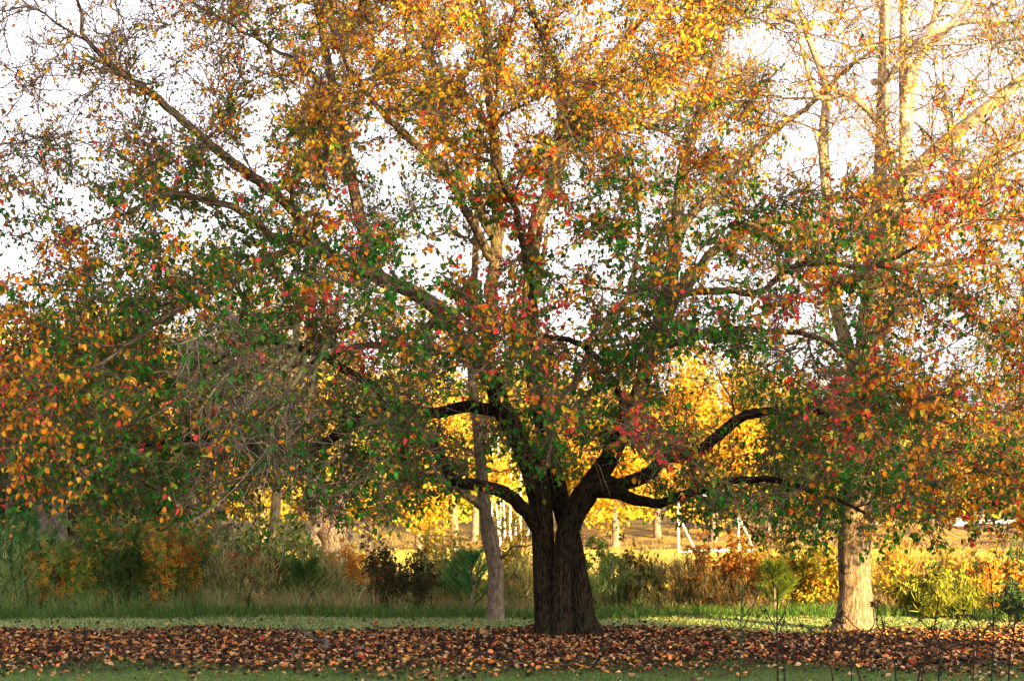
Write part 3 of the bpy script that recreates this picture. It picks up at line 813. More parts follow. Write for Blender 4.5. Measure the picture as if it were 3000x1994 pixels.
limb_tree('slender_tree', 'slender straight pinkish trunk standing alone between two forked trees', [
 [(794,1650,32,.13),(797,1600,32,.11),(800,1560,32,.10),(806,1500,32,.09),(812,1400,32,.075),(815,1250,32,.05),(820,1050,32,.02)],
], M_PALE, M_PTWIG, box=((-4.4, 32, 4.2), (1.6, 1.4, 2.2)), ntar=(14, 90), ntw=1000, leaves=1300, leafcol=YEL)

limb_tree('wide_forked_tree', 'big pinkish tree with two thick spreading trunks and a low bent limb', [
 [(985,1640,36,.34),(978,1580,36,.27),(958,1550,36,.23),(940,1520,36,.21),(930,1480,36,.19),(918,1400,36,.15),(900,1250,36,.10),(880,1050,36,.05)],
 [(975,1575,36,.2),(978,1540,36,.2),(985,1490,36,.19),(998,1430,36,.16),(1010,1350,36,.12),(1030,1150,36,.06)],
 [(950,1535,36,.09),(925,1548,35.5,.085),(905,1570,35.2,.08),(880,1585,35,.06),(850,1592,34.8,.03)],
], M_PALE, M_PTWIG, box=((-3.8, 36, 4.8), (2.6, 2.0, 2.8)), ntar=(30, 160), ntw=1800, leaves=2200, leafcol=YEL)

for px_, Y_, h_, w_ in ((232, 30, 1180, .09), (345, 29.5, 1200, .10), (300, 33, 1150, .08), (30, 31, 1150, .09)):
    limb_tree('thicket_tree', 'thin dark bare trunk rising out of the shaded thicket', [
     [(px_, 1640, Y_, w_), (px_ + 2, 1560, Y_, w_ * .8), (px_ - 4, 1450, Y_, w_ * .65), (px_ + 8, 1330, Y_, w_ * .5), (px_, h_, Y_, .02)]],
     M_GREY, M_TWIG, group='thin trunks in the shaded thicket', box=(tuple(at(px_, 1400, Y_)), (1.2, 1.0, 1.3)), ntar=(8, 50), ntw=500, leaves=500, leafcol=[(.04, .08, .02), (.10, .12, .03)])

# ------------------------------------------------------------------ leafy trees: far yellow ones, dark evergreens, the added shade trees
def clump_tree(name, label, cat, x, y, h, rx, pal, n, lsize, group=None, low=.15, bark=None, tr=.14, ry=None, boxy=1.0, lean=0.0, clumps=16):
    z0 = float(ground_z(x, y)); ry = ry or rx
    T = thing(name, (x, y, z0), label, cat, group)
    tz = h * .8
    rows = [(x, y, z0 - .1, tr * 1.5), (x + rng.normal() * .05, y, z0 + .3, tr), (x + lean * .4 + rng.normal() * .1, y, z0 + h * .35, tr * .8), (x + lean + rng.normal() * .15, y, z0 + tz, tr * .2)]
    c = spline(rows, .4)
    Vt, Qt, Gt = tubes(c[:, :3], c[:, 3], 9, ridge=.12)
    part('trunk', Vt, Qt, bark or M_GREY, T, True, bk=Gt)
    s = Skeleton(); s.add(c[c[:, 2] > z0 + h * low * .8], store=False)
    cen = np.array([x + lean * .6, y, z0 + h * (low + 1) / 2]); rad = np.array([rx, ry, h * (1 - low) / 2])
    u = nrm(rnd(clumps)) * rng.uniform(.35, .92, (clumps, 1)) ** boxy
    rad = rad / 1.3
    C = cen + u * rad
    s.reach(C, npts=6, rmin=.012, rmax=.08, rlen=.02, wob=.2)
    if s.laterals:
        Vt, Qt, Gt = lateral_mesh(s.laterals, 5)
        part('limb_spray', Vt, Qt, bark or M_GREY, T, True, bk=Gt, stuff=True)
    k = rng.integers(0, clumps, n)
    off = nrm(rnd(n)) * rng.uniform(0, 1, (n, 1)) ** .45
    cr = rng.uniform(.28, .52, clumps)[k][:, None]
    B = C[k] + off * rad * cr
    L = rng.uniform(lsize * .6, lsize * 1.3, n)
    Vl, Ql = leaf_quads(B, nrm(np.array([0, 0, -.5]) + rnd(n) * .7), off + rnd(n) * .6 + np.array([0, 0, .3]), L, L * .8)
    tone = np.exp(rng.normal(0, .18, clumps))[k][:, None]
    c = np.array(pal)[rng.integers(0, len(pal), clumps)[k]] * tone * np.exp(rng.normal(0, .2, (n, 1)))
    part('crown', Vl, Ql, M_LEAF, T, False, col=np.repeat(np.clip(c, .006, .85), 6, 0))
    return T

GOLD = [(.60, .38, .03), (.64, .44, .04), (.48, .38, .04), (.60, .30, .025), (.30, .25, .04)]
LIMEY = [(.40, .38, .04), (.50, .42, .04), (.28, .30, .04)]
DARKG = [(.02, .042, .012), (.03, .055, .015), (.04, .06, .02)]
# (px, Y, height, radius, palette, label)
FAR = [
 (1230, 66, 8.2, 3.6, GOLD, 'g'), (1390, 70, 7.6, 3.2, LIMEY, 'l'), (1330, 62, 5.2, 2.6, GOLD, 's'), (1660, 72, 8.5, 3.4, GOLD, 'g'),
 (1800, 68, 7.0, 3.2, GOLD, 'g'), (1930, 71, 8.8, 3.4, GOLD, 'g'), (2090, 70, 9.2, 3.6, GOLD, 'g'), (2240, 72, 8.6, 3.4, GOLD, 'g'),
 (2390, 70, 7.2, 3.0, LIMEY, 'l'), (2560, 76, 7.0, 3.2, GOLD, 'g'), (2720, 84, 7.0, 3.4, GOLD, 'g'), (2870, 92, 7.4, 3.8, GOLD, 'g'),
 (3010, 90, 7.8, 3.6, GOLD, 'g'), (1080, 64, 8.6, 3.4, GOLD, 'g'), (930, 60, 8.4, 3.2, LIMEY, 'l'), (780, 58, 8.8, 3.2, GOLD, 'g'),
 (620, 56, 8.6, 3.2, GOLD, 'g'), (450, 54, 8.4, 3.0, GOLD, 'g'), (280, 52, 8.2, 3.0, GOLD, 'g'), (110, 48, 7.4, 2.8, GOLD, 'g'), (-60, 46, 7.2, 2.8, GOLD, 'g'), (3150, 88, 7.5, 3.4, GOLD, 'g')]
FL = {'g': ('golden yellow leafy tree standing at the far edge of the meadow', 'golden trees beyond the meadow'),
      'l': ('yellow-green leafy tree standing at the far edge of the meadow', 'yellow-green trees beyond the meadow'),
      's': ('low round golden tree on the meadow, lower than the trees around it', None)}
FN = {1660: 'golden tree rising behind the fork of the dark pear trunk', 1930: 'golden tree at the meadow edge next to the white goal frame', 2090: 'tall golden tree straight behind the white goal frame',
      2560: 'golden tree behind the flared pale trunk', 2720: 'golden tree behind the small pale boulder', 2870: 'golden tree above the low blue-grey wall',
      1230: 'golden tree beyond the meadow beside the leaning grey trunk', 780: 'golden tree showing behind the slender pinkish trunk', 930: 'yellow-green tree behind the big pinkish forked tree', 620: 'golden tree behind the pale forked tree'}
for px_, Y_, h_, r_, pal_, k_ in FAR:
    clump_tree('golden_tree', FN.get(px_, FL[k_][0]), 'tree', (px_ - 1500) / F0 * Y_, Y_, h_, r_, pal_, 7200, .17, FL[k_][1], low=.03, clumps=30, tr=.16)

for px_, Y_, h_ in ((1440, 68, 7.5), (1452, 70, 8), (1466, 67, 7), (1478, 71, 8), (1487, 69, 7.5), (1498, 70, 8), (1512, 72, 7.6), (1528, 69, 7.2), (1541, 71, 7.8)):
    x_ = (px_ - 1500) / F0 * Y_
    clump_tree('slim_pale_tree', 'slim straight white-barked tree in the row beyond the meadow', 'tree', x_, Y_, h_, 1.0, GOLD, 500, .2, 'slim white trunks beyond the meadow', low=.55, bark=M_WHITE, tr=.045, clumps=8)

for px_, Y_, h_, r_ in ((-40, 33, 4.6, 1.7), (60, 35, 4.9, 1.8), (210, 35, 4.6, 1.7), (330, 36, 4.2, 1.7), (410, 37, 4.4, 1.5)):
    clump_tree('evergreen_tree', 'dense dark evergreen tree filling the shaded thicket', 'tree', (px_ - 1500) / F0 * Y_, Y_, h_, r_, DARKG, 4200, .13, 'dark evergreens in the shaded thicket', low=.02, clumps=24, tr=.12)

# far wood behind everything, one mass
nF = 26000
fx_ = rng.uniform(-70, 75, nF); fy_ = rng.uniform(104, 122, nF)
prof = 6.2 + 1.6 * np.sin(fx_ * .21) + 1.1 * np.sin(fx_ * .53 + 1) + .7 * np.sin(fx_ * 1.3)
fz_ = .9 + prof * rng.uniform(0, 1, nF) ** .8
B = np.stack([fx_, fy_, fz_], -1)
L = rng.uniform(.4, .9, nF)
Vl, Ql = leaf_quads(B, rnd(nF) + np.array([0, 0, -.4]), rnd(nF) + np.array([0, -.5, .4]), L, L * .8)
c = np.array(GOLD + LIMEY)[rng.integers(0, 7, nF)] * np.exp(rng.normal(0, .25, (nF, 1)))
fw = part('distant_wood', Vl, Ql, M_LEAF, None, False, col=np.repeat(np.clip(c, 0, .85), 6, 0))
tag(fw, 'far off golden wood closing the view behind the meadow', 'wood', kind='stuff')

# unseen trees added behind the photographer, crowns shaped to block the low sun
for x_, y_, h_, rx_, n_, lb in ((12.6, -12, 23.5, 6.6, 9000, 'tallest broad tree of the unseen shade row added behind the photographer'),
                            (20.6, -12.5, 13.2, 3.6, 5200, 'middling tree of the unseen shade row next to the tallest'),
                            (24.2, -12, 11.4, 2.4, 4200, 'narrow tree of the unseen shade row between two broader ones'),
                            (28.2, -12.5, 7.9, 2.8, 4200, 'low tree of the unseen shade row next to the narrow one'),
                            (33.0, -12, 7.4, 3.2, 4200, 'low round tree at the end of the unseen shade row')):
    clump_tree('unseen_shade_tree', lb, 'tree', x_, y_, h_, rx_, [(.05, .08, .02), (.08, .09, .025)], n_, .62, 'unseen shade trees added behind the photographer', low=.06, clumps=70, tr=.35, boxy=.6)

# ------------------------------------------------------------------ far furniture of the meadow
g0 = at(1985, 1612, 60.5); gx = (np.array([1985, 2160]) - 1500) / F0 * 60.5
goal = thing('goal_frame', (gx[0], 60.5, 0), 'white metal goal frame with slanted braces at the meadow edge', 'goal frame')
def bar(name, a, b, r, mat, parent):
    Vt, Qt, Gt = tubes(np.array([a, (np.array(a) + np.array(b)) / 2, b], float), np.full(3, r), 8)
    return part(name, Vt, Qt, mat, parent, True)
for xx in gx:
    bar('post', (xx, 60.5, -.05), (xx, 60.5, 2.0), .04, M_WHITE, goal)
    bar('brace', (xx, 60.5, 1.3), (xx + .75, 62.0, .03), .04, M_WHITE, goal)
    bar('ground_bar', (xx, 60.5, .03), (xx + .75, 62.0, .03), .04, M_WHITE, goal)
bar('crossbar', (gx[0], 60.5, 2.0), (gx[1], 60.5, 2.0), .04, M_WHITE, goal)
bar('rear_bar', (gx[0] + .75, 62.0, .04), (gx[1] + .75, 62.0, .04), .05, M_WHITE, goal)

def lump(name, x, y, sx, sy, sz, mat, label, cat):
    u = np.linspace(0, 2 * math.pi, 20, endpoint=False); v = np.linspace(.02, math.pi / 2 + .25, 9)
    U_, V_ = np.meshgrid(u, v)
    k = 1 + .16 * np.sin(3 * U_ + 2 * V_) + .1 * np.sin(5 * U_ - 3 * V_ + 1)
    P = np.stack([x + sx * k * np.sin(V_) * np.cos(U_), y + sy * k * np.sin(V_) * np.sin(U_), float(ground_z(x, y)) + sz * k * np.cos(V_)], -1).reshape(-1, 3)
    b = (np.arange(8) * 20)[:, None]; j = np.arange(20)[None]
    q = np.stack([b + j, b + 20 + j, b + 20 + (j + 1) % 20, b + (j + 1) % 20], -1).reshape(-1, 4)
    T = thing(name, (x, y, float(ground_z(x, y))), label, cat)
    part('stone', P, q, mat, T, True)
lump('boulder', 1.305 / 5 * 76, 76, .32, .3, .28, M_STONE, 'small pale boulder lying at the far rim of the meadow', 'boulder')

def box(cx, cy, z0, sx, sy, sz):
    V = np.array([(cx + a * sx / 2, cy + b * sy / 2, z0 + c * sz) for c in (0, 1) for b in (-1, 1) for a in (-1, 1)], float)
    return V, np.array([(0, 2, 3, 1), (4, 5, 7, 6), (0, 1, 5, 4), (2, 6, 7, 3), (0, 4, 6, 2), (1, 3, 7, 5)])
kw = thing('low_wall', (1.415 / 5 * 78, 78, float(ground_z(22, 78))), 'low blue-grey block wall at the far rim of the meadow', 'wall')
for k in range(5):
    Vb, Qb = box(1.415 / 5 * 78 + (k - 2) * .36, 78 + rng.normal() * .02, float(ground_z(22, 78)) - .03, .345, .3, .2 + rng.uniform(-.02, .02))
    part('block', Vb, Qb, M_KERB, kw)

# ------------------------------------------------------------------ thicket shrubs
SG = [(.10, .25, .04), (.13, .28, .045), (.10, .23, .04), (.18, .27, .045), (.75, .32, .04), (.10, .17, .03)]
SO = [(.70, .28, .03), (.62, .22, .025), (.60, .33, .04), (.45, .12, .03), (.15, .15, .03)]
OL = [(.22, .31, .08), (.17, .29, .07), (.30, .32, .11)]
TAN = [(.46, .30, .13), (.54, .38, .18), (.34, .26, .11)]
GLD = [(.58, .33, .05), (.64, .40, .05), (.50, .24, .05)]
YGR = [(.34, .36, .04), (.24, .30, .04), (.45, .40, .05)]
RUS = [(.42, .13, .04), (.30, .09, .04), (.50, .22, .05), (.16, .13, .04)]
PIN = [(.05, .19, .06), (.07, .23, .065), (.10, .26, .06)]

def stars(B, Nn, S):
    """five-lobed leaves as fans of three diamonds"""
    n = len(B); Nn = nrm(Nn)
    d = nrm(np.cross(Nn, rnd(n))); e = np.cross(Nn, d)
    Vs = []
    for a, l in ((0, 1.0), (1.15, .85), (-1.15, .85)):
        dd = d * math.cos(a) + e * math.sin(a); ee = -d * math.sin(a) + e * math.cos(a)
        s = S[:, None] * l
        Vs.append(np.stack([B, B + dd * s * .45 + ee * s * .17, B + dd * s, B + dd * s * .45 - ee * s * .17], 1))
    V = np.stack(Vs, 1).reshape(-1, 3)
    return V, np.arange(len(V)).reshape(-1, 4)

def shrub(name, label, px_, Y, h, w, kind, pal, group=None, n=1400, cat='shrub'):
    x = (px_ - 1500) / F0 * Y
    z0 = float(ground_z(x, Y))
    T = thing(name, (x, Y, z0), label, cat, group)
    if kind == 'pine':
        ns = 1
        top = np.array([x + rng.normal() * .05, Y, z0 + h])
        c = spline([(x, Y, z0 - .05, .03), (x, Y, z0 + h * .5, .02), (*top, .006)], .15)
        Vt, Qt, Gt = tubes(c[:, :3], c[:, 3], 6)
        part('stem', Vt, Qt, M_GREY, T, True, bk=Gt)
        nb = 46
        zz = rng.uniform(.04, .95, nb); a = rng.uniform(0, 6.28, nb)
        r = w * (1 - zz) ** .7 * rng.uniform(.7, 1.1, nb) + .06
        b0 = np.stack([np.full(nb, x), np.full(nb, Y), z0 + zz * h * .9], -1)
        b1 = b0 + np.stack([np.cos(a) * r, np.sin(a) * r, r * .75 + .05], -1)
        P = b0[:, None] + (b1 - b0)[:, None] * np.linspace(0, 1, 4)[None, :, None]
        Vt, Qt, Gt = tubes(P, taper(nb, 4, .009, .004), 4)
        part('branch_spray', Vt, Qt, M_GSTALK, T, True, stuff=True)
        k = rng.integers(0, nb, n * 2); t = rng.uniform(.25, 1, (n * 2, 1))
        B = b0[k] + (b1[k] - b0[k]) * t
        D = nrm(nrm(b1[k] - b0[k]) * 1.0 + rnd(n * 2) * .5 + np.array([0, 0, .3]))
        Vl, Ql = blades(B, D, rng.uniform(.09, .17, n * 2), np.full(n * 2, .006), rnd(n * 2) * .1)
        c = np.array(pal)[rng.integers(0, len(pal), nb)[k]] * np.exp(rng.normal(0, .2, (n * 2, 1)))
        part('needles', Vl, Ql, M_GRASS, T, False, col=np.repeat(c, 6, 0), stuff=True)
        return T
    ns = max(5, int(9 * w / .5)) if kind != 'tall' else 5
    sp = .9 if kind != 'tall' else .45
    a = rng.uniform(0, 6.28, ns); rr = rng.uniform(.15, 1, ns) ** .6 * w
    hh = h * np.clip(1.05 - .45 * (rr / w) ** 2, .4, 1) * rng.uniform(.75, 1.05, ns)
    b0 = np.stack([x + np.cos(a) * rr * .35, Y + np.sin(a) * rr * .35, np.full(ns, z0 - .03)], -1)
    b1 = np.stack([x + np.cos(a) * rr * sp, Y + np.sin(a) * rr * sp, z0 + hh], -1)
    t = np.linspace(0, 1, 6)[None, :, None]
    P = b0[:, None] + (b1 - b0)[:, None] * t
    P[:, :, :2] += np.cumsum(rnd(ns * 6, 2).reshape(ns, 6, 2) * .03, 1)
    Vt, Qt, Gt = tubes(P, taper(ns, 6, .012, .004), 5)
    sm = {'broom': M_GSTALK}.get(kind, M_TWIG)
    part('stem_cluster', Vt, Qt, sm, T, True, stuff=True)
    nt_ = ns * 10
    k = rng.integers(0, ns, nt_); u = rng.uniform(.2, 1.0, nt_) * 5
    i0 = np.minimum(u.astype(int), 4); f = (u - i0)[:, None]
    tb = P[k, i0] * (1 - f) + P[k, i0 + 1] * f
    tn = nrm(P[k, i0 + 1] - P[k, i0])
    TWp = twig_lines(tb, tn, nt_, .10 * (.6 + w), .38 * (.6 + w), up=.25)
    Vt, Qt, Gt = tubes(TWp, taper(nt_, 4, .004, .002), 3)
    part('twig_spray', Vt, Qt, sm, T, True, stuff=True)
    j = rng.integers(0, nt_, n)
    B = TWp[j, rng.integers(1, 4, n)] + rnd(n) * .025
    tone = np.exp(rng.normal(0, .2, nt_))[j][:, None]
    sel = np.where(rng.uniform(size=n) < .35, rng.integers(0, len(pal), nt_)[j], rng.integers(0, len(pal), n))
    c = np.array(pal)[sel] * tone * np.exp(rng.normal(0, .2, (n, 1)))
    c = np.clip(c, .008, .85)
    if kind == 'star':
        Vl, Ql = stars(B, rnd(n) + np.array([0, -.8, .5]), rng.uniform(.05, .095, n))
        part('foliage', Vl, Ql, M_LEAF, T, False, col=np.repeat(c, 12, 0), stuff=True)
    elif kind == 'broom':
        D = nrm(np.array([0, 0, .9]) + rnd(n) * .45)
        Vl, Ql = blades(B, D, rng.uniform(.06, .16, n), rng.uniform(.005, .012, n), rnd(n) * .2)
        part('foliage', Vl, Ql, M_GRASS, T, False, col=np.repeat(c, 6, 0), stuff=True)
    else:
        L = rng.uniform(.045, .085, n)
        Vl, Ql = leaf_quads(B, nrm(rnd(n) + np.array([0, 0, -.3])), rnd(n) + np.array([0, -.5, .5]), L, L * .55)
        part('foliage', Vl, Ql, M_LEAF, T, False, col=np.repeat(c, 6, 0), stuff=True)
    return T

SH = [
 # name, label, px, Y, height, half width, kind, palette, n
 ('sweetgum_sapling', 'green sapling with orange star leaves in front of the thin dark trunks', 250, 25.2, 1.35, .75, 'star', SG, 2600),
 ('sweetgum_sapling', 'low orange star-leaved sapling beside the green star-leaved one', 175, 25.0, .95, .5, 'star', SO + SG, 1500),
 ('sweetgum_sapling', 'tall orange-flecked star-leaved sapling in front of the forked pale tree', 520, 25.6, 1.65, .8, 'star', SG + SO, 2800),
 ('sweetgum_sapling', 'sparse star-leaved sapling below the dark evergreens', 400, 26.4, 1.35, .6, 'star', SG, 1700),
 ('young_pine', 'bushy blue-green young pine by the gnarled tree', 20, 26.0, 1.5, .6, 'pine', PIN, 1700),
 ('young_pine', 'upright young pine shoot beside the gnarled trunk', 88, 26.5, 1.6, .35, 'pine', PIN, 1200),
 ('young_pine', 'slim dark young pine in front of the gnarled trunk', 152, 25.7, 1.25, .3, 'pine', PIN, 1000),
 ('young_pine', 'round bright green young pine below the slender pinkish trunk', 820, 26.2, 1.1, .5, 'pine', [(.09, .17, .03), (.13, .2, .035)], 1700),
 ('young_pine', 'small green young pine close to the round bright one', 900, 25.6, .95, .42, 'pine', [(.06, .13, .03), (.09, .16, .03)], 1400),
 ('young_pine', 'dense blue-green young pine just beside the leaning grey trunk', 1385, 25.4, 1.2, .55, 'pine', PIN, 2200),
 ('young_pine', 'small yellow-green pine in the grass by the big pale trunk', 2262, 24.6, .95, .32, 'pine', [(.20, .26, .03), (.14, .2, .03)], 1300),
 ('olive_bush', 'feathery olive bush among the young pines of the thicket', 100, 25.0, 1.0, .7, 'broom', OL, 2600),
 ('olive_bush', 'leafy green bush between the two star-leaved saplings', 365, 25.2, 1.15, .55, 'leafy', [(.05, .11, .025), (.07, .12, .03)], 1700),
 ('olive_bush', 'pale topped green groundsel bush under the leaning pale stub', 655, 26.4, 1.2, .5, 'broom', [(.10, .15, .04), (.40, .38, .25), (.08, .14, .03)], 2000),
 ('olive_bush', 'wide feathery olive bush in front of the groundsel', 690, 25.3, .85, .65, 'broom', OL + TAN, 2400),
 ('rust_bush', 'rusty red leaved bush under the slender pinkish trunk', 745, 26.0, 1.1, .45, 'leafy', RUS, 1500),
 ('olive_bush', 'grey-green brushy bush beneath the low bent limb', 950, 26.5, 1.05, .7, 'broom', OL + TAN, 2400),
 ('orange_bush', 'glowing orange leaved bush beyond the young pines', 985, 28.5, 1.15, .5, 'leafy', [(.66, .26, .03), (.66, .34, .05)], 1500),
 ('plume_bush', 'pale cream plumed bush catching the sun behind the orange bush', 1070, 30.5, 1.5, .8, 'broom', [(.62, .50, .28), (.55, .42, .18)], 2200),
 ('sumac', 'dark leafy sapling rising above the tawny grass', 1110, 25.6, 1.3, .42, 'leafy', [(.05, .075, .025), (.07, .08, .03), (.22, .08, .03)], 1200),
 ('sumac', 'dusky dark leaved sapling with bent top next to the tawny grass', 1210, 25.6, 1.1, .5, 'leafy', [(.05, .07, .025), (.10, .07, .03)], 1300),
 ('olive_bush', 'dull olive bush against the golden shrubs', 1290, 26.0, .95, .55, 'broom', OL, 1800),
 ('golden_bush', 'golden leaved bush filling the gap behind the young pine', 1330, 29.5, 1.5, .8, 'leafy', GLD + YGR, 1900),
 ('golden_bush', 'yellow bush showing between the leaning trunk and the dark trunk', 1510, 29.0, 1.5, .7, 'leafy', GLD + YGR, 1900),
 ('olive_bush', 'grey-green brushy bush between the leaning trunk and the dark trunk', 1525, 25.6, 1.05, .55, 'broom', OL + TAN, 2000),
 ('green_bush', 'fresh green leafy bush just beside the dark pear trunk', 1735, 27.0, 1.35, .4, 'leafy', [(.14, .22, .03), (.2, .26, .04)], 1200),
 ('olive_bush', 'misty grey-green bush beside the base of the dark trunk', 1790, 25.6, .95, .55, 'broom', OL, 1900),
 ('sumac', 'dark leafy sapling outlined against the golden meadow', 1840, 25.7, 1.3, .38, 'leafy', [(.07, .09, .03), (.30, .22, .04)], 1000),
 ('brown_bush', 'dome shaped dusky brown bush before the golden meadow', 1850, 25.9, 1.05, .55, 'broom', [(.13, .10, .05), (.10, .10, .045)], 2600),
 ('tan_bush', 'tan brushy bush next to the dome shaped dusky one', 1960, 25.6, .9, .6, 'broom', TAN + OL, 2200),
 ('rust_bush', 'rust and orange leaved bush with dark core in the sunlit thicket', 2110, 25.3, 1.25, .55, 'leafy', RUS + SO, 2400),
 ('rust_bush', 'dull brown leaning bush at the shaded foot of the rust bush', 2050, 24.8, .8, .5, 'broom', [(.18, .11, .05), (.12, .10, .04)], 1900),
 ('golden_bush', 'tall golden sapling thicket beside the big pale trunk', 2350, 25.6, 1.35, .65, 'leafy', GLD + YGR, 2400),
 ('golden_bush', 'slender golden saplings beyond the small yellow-green pine', 2230, 26.5, 1.45, .5, 'leafy', GLD, 1700),
 ('golden_bush', 'yellow leaved bush hugging the big pale trunk', 2430, 25.0, 1.15, .4, 'leafy', YGR + GLD, 1600),
 ('golden_bush', 'feathery orange-gold bush on the far side of the pale trunk', 2640, 26.0, 1.25, .7, 'broom', GLD, 3200),
 ('golden_bush', 'bright gold brushy bush under the hanging branch tips', 2760, 25.6, 1.15, .6, 'broom', GLD + TAN, 2800),
 ('green_bush', 'sprawling yellow-green bush at the lawn edge', 2700, 24.0, .75, .55, 'leafy', YGR + [(.07, .11, .03)], 1900),
 ('dark_bush', 'dark twiggy bush behind the feathery gold ones', 2830, 25.4, 1.1, .5, 'broom', [(.07, .075, .03), (.12, .09, .04)], 1900),
 ('golden_bush', 'orange-gold bush surrounding the dark twiggy one', 2900, 25.0, .95, .6, 'leafy', SO + GLD, 2200),
 ('dark_bush', 'dark green bush beyond the orange-gold bush', 2985, 26.0, 1.2, .6, 'broom', [(.035, .05, .02), (.06, .07, .03)], 2400),
 ('green_bush', 'low shaded green bush next to the weed stalks', 2985, 22.9, .5, .4, 'leafy', [(.04, .09, .03), (.05, .1, .03)], 1200),
 ('green_bush', 'lime green grassy bush by the lawn beyond the pale trunk', 2800, 23.6, .55, .55, 'broom', YGR, 1800),
]
for nm, lb, px_, Y_, h_, w_, kd, pal, n_ in SH:
    h_ *= 1.0 if px_ < 700 else .74 if Y_ < 27.5 else .85
    w_ *= .95
    shrub(nm, lb, px_, Y_, h_, w_, kd, pal, n=n_, cat={'young_pine': 'pine', 'sweetgum_sapling': 'sapling', 'sumac': 'sapling'}.get(nm, 'bush'))

# undergrowth that reads as one mass behind and between the named shrubs
nU = 30000
ux = rng.uniform(-13, 12, nU); uy = rng.uniform(26.5, 33, nU)
hu = (.75 + .35 * np.sin(ux * 1.1) + .25 * np.sin(ux * 2.7 + uy)) * rng.uniform(.1, 1, nU) ** .7
hu = np.clip(hu, .05, None) * np.interp(ux / uy * F0 + 1500, [0, 850, 1000, 1300, 1500, 1700, 2050, 2150, 2500, 2650, 3000], [1.25, 1.1, .45, .3, .4, .16, .16, .6, .55, .4, .4])
B = np.stack([ux, uy, ground_z(ux, uy) + hu], -1)
L = rng.uniform(.07, .16, nU)
Vl, Ql = leaf_quads(B, rnd(nU) + np.array([0, 0, .3]), rnd(nU) + np.array([0, -.5, .5]), L, L * .4)
f = np.clip((ux + 4.5) / 6 + rng.normal(0, .25, nU), 0, 1)[:, None]
lc = np.array([(.05, .13, .025), (.08, .18, .04), (.15, .19, .05)])[rng.integers(0, 3, nU)]
rc = np.array([(.52, .33, .06), (.42, .25, .07), (.30, .26, .05)])[rng.integers(0, 3, nU)]
c = (lc * (1 - f) + rc * f) * np.exp(rng.normal(0, .25, (nU, 1)))
ug = part('undergrowth', Vl, Ql, M_LEAF, None, False, col=np.repeat(c, 6, 0))
tag(ug, 'tangled low undergrowth between the shrubs of the thicket', 'undergrowth', kind='stuff')

# ------------------------------------------------------------------ grasses
def grass(name, label, n, xr, yr, hr, wr, colfn, lean=.25, clump=None, bendz=-.15, hfn=None):
    if clump:
        nc = clump
        cx = rng.uniform(*xr, nc); cy = rng.uniform(*yr, nc); ch = rng.uniform(.6, 1.25, nc)
        k = rng.integers(0, nc, n)
        x = cx[k] + rng.normal(0, .10, n); y = cy[k] + rng.normal(0, .10, n); hs = ch[k]
    else:
        x = rng.uniform(*xr, n); y = rng.uniform(*yr, n); hs = 1.0; k = np.arange(n)
    B = on_ground(x, y, -.01)
    L = rng.uniform(*hr, n) * hs * (hfn(x) if hfn else 1)
    D = nrm(np.array([0, 0, 1.0]) + rnd(n) * np.array([lean, lean, 0]))
    bend = rnd(n) * np.array([.35, .35, 0]) + np.array([0, 0, bendz])
    V, Q = blades(B, D, L, rng.uniform(*wr, n), bend)
    c = np.clip(colfn(x, y, n), .005, .85)
    o = part(name, V, Q, M_GRASS, None, False, col=np.repeat(c, 6, 0))
    tag(o, label, 'grass', kind='stuff')
    return o

def lawn_col(x, y, n):
    c = np.array([(.06, .15, .024), (.09, .19, .038), (.045, .12, .02), (.15, .20, .06)])[rng.integers(0, 4, n)]
    return c * np.exp(rng.normal(0, .25, (n, 1)))
def strip_col(x, y, n):
    c = np.array([(.33, .43, .15), (.40, .48, .19), (.25, .36, .11), (.46, .50, .24)])[rng.integers(0, 4, n)]
    return c * np.exp(rng.normal(0, .2, (n, 1)))
def tall_col(x, y, n):
    f = np.interp(x, [-8, -5.5, -3.5, -1, 1.5, 3, 8], [.05, .12, .5, .7, .5, .8, .6]) + rng.normal(0, .28, n)
    f = np.clip(f, 0, 1)[:, None]
    g = np.array([(.10, .27, .05), (.15, .29, .07), (.22, .31, .09)])[rng.integers(0, 3, n)]
    t = np.array([(.46, .28, .13), (.55, .37, .19), (.36, .24, .12)])[rng.integers(0, 3, n)]
    return (g * (1 - f) + t * f) * np.exp(rng.normal(0, .2, (n, 1)))
def mead_col(x, y, n):
    return np.array([(.52, .40, .09), (.46, .38, .08), (.56, .42, .12)])[rng.integers(0, 3, n)] * np.exp(rng.normal(0, .12, (n, 1)))

grass('lawn_grass', 'short green lawn grass in front of the fallen leaves', 26000, (-6, 6), (14.2, 17.4), (.03, .075), (.004, .008), lawn_col, lean=.5)
grass('mown_grass', 'pale mown grass strip behind the fallen leaves', 32000, (-9, 9), (20.7, 24.1), (.025, .06), (.006, .012), strip_col, lean=.5)
grass('verge_grass', 'shaggy green grass fringe at the foot of the thicket', 15000, (-9, 9), (23.7, 24.9), (.08, .26), (.006, .012), lawn_col, lean=.35)
grass('tall_grass', 'tall tawny and green bunch grass along the front of the thicket', 17000, (-10, 10), (24.4, 26.4), (.22, .62), (.005, .010), tall_col, lean=.22, clump=300,
      hfn=lambda x: np.interp(x, [-8, -3, -1.5, 0, .8, 3, 4, 8], [1, 1, .85, .75, .6, .6, .75, .8]))
grass('meadow_grass', 'golden sunlit grass covering the open meadow', 50000, (-24, 28), (34, 72), (.03, .075), (.02, .045), mead_col, lean=.4)

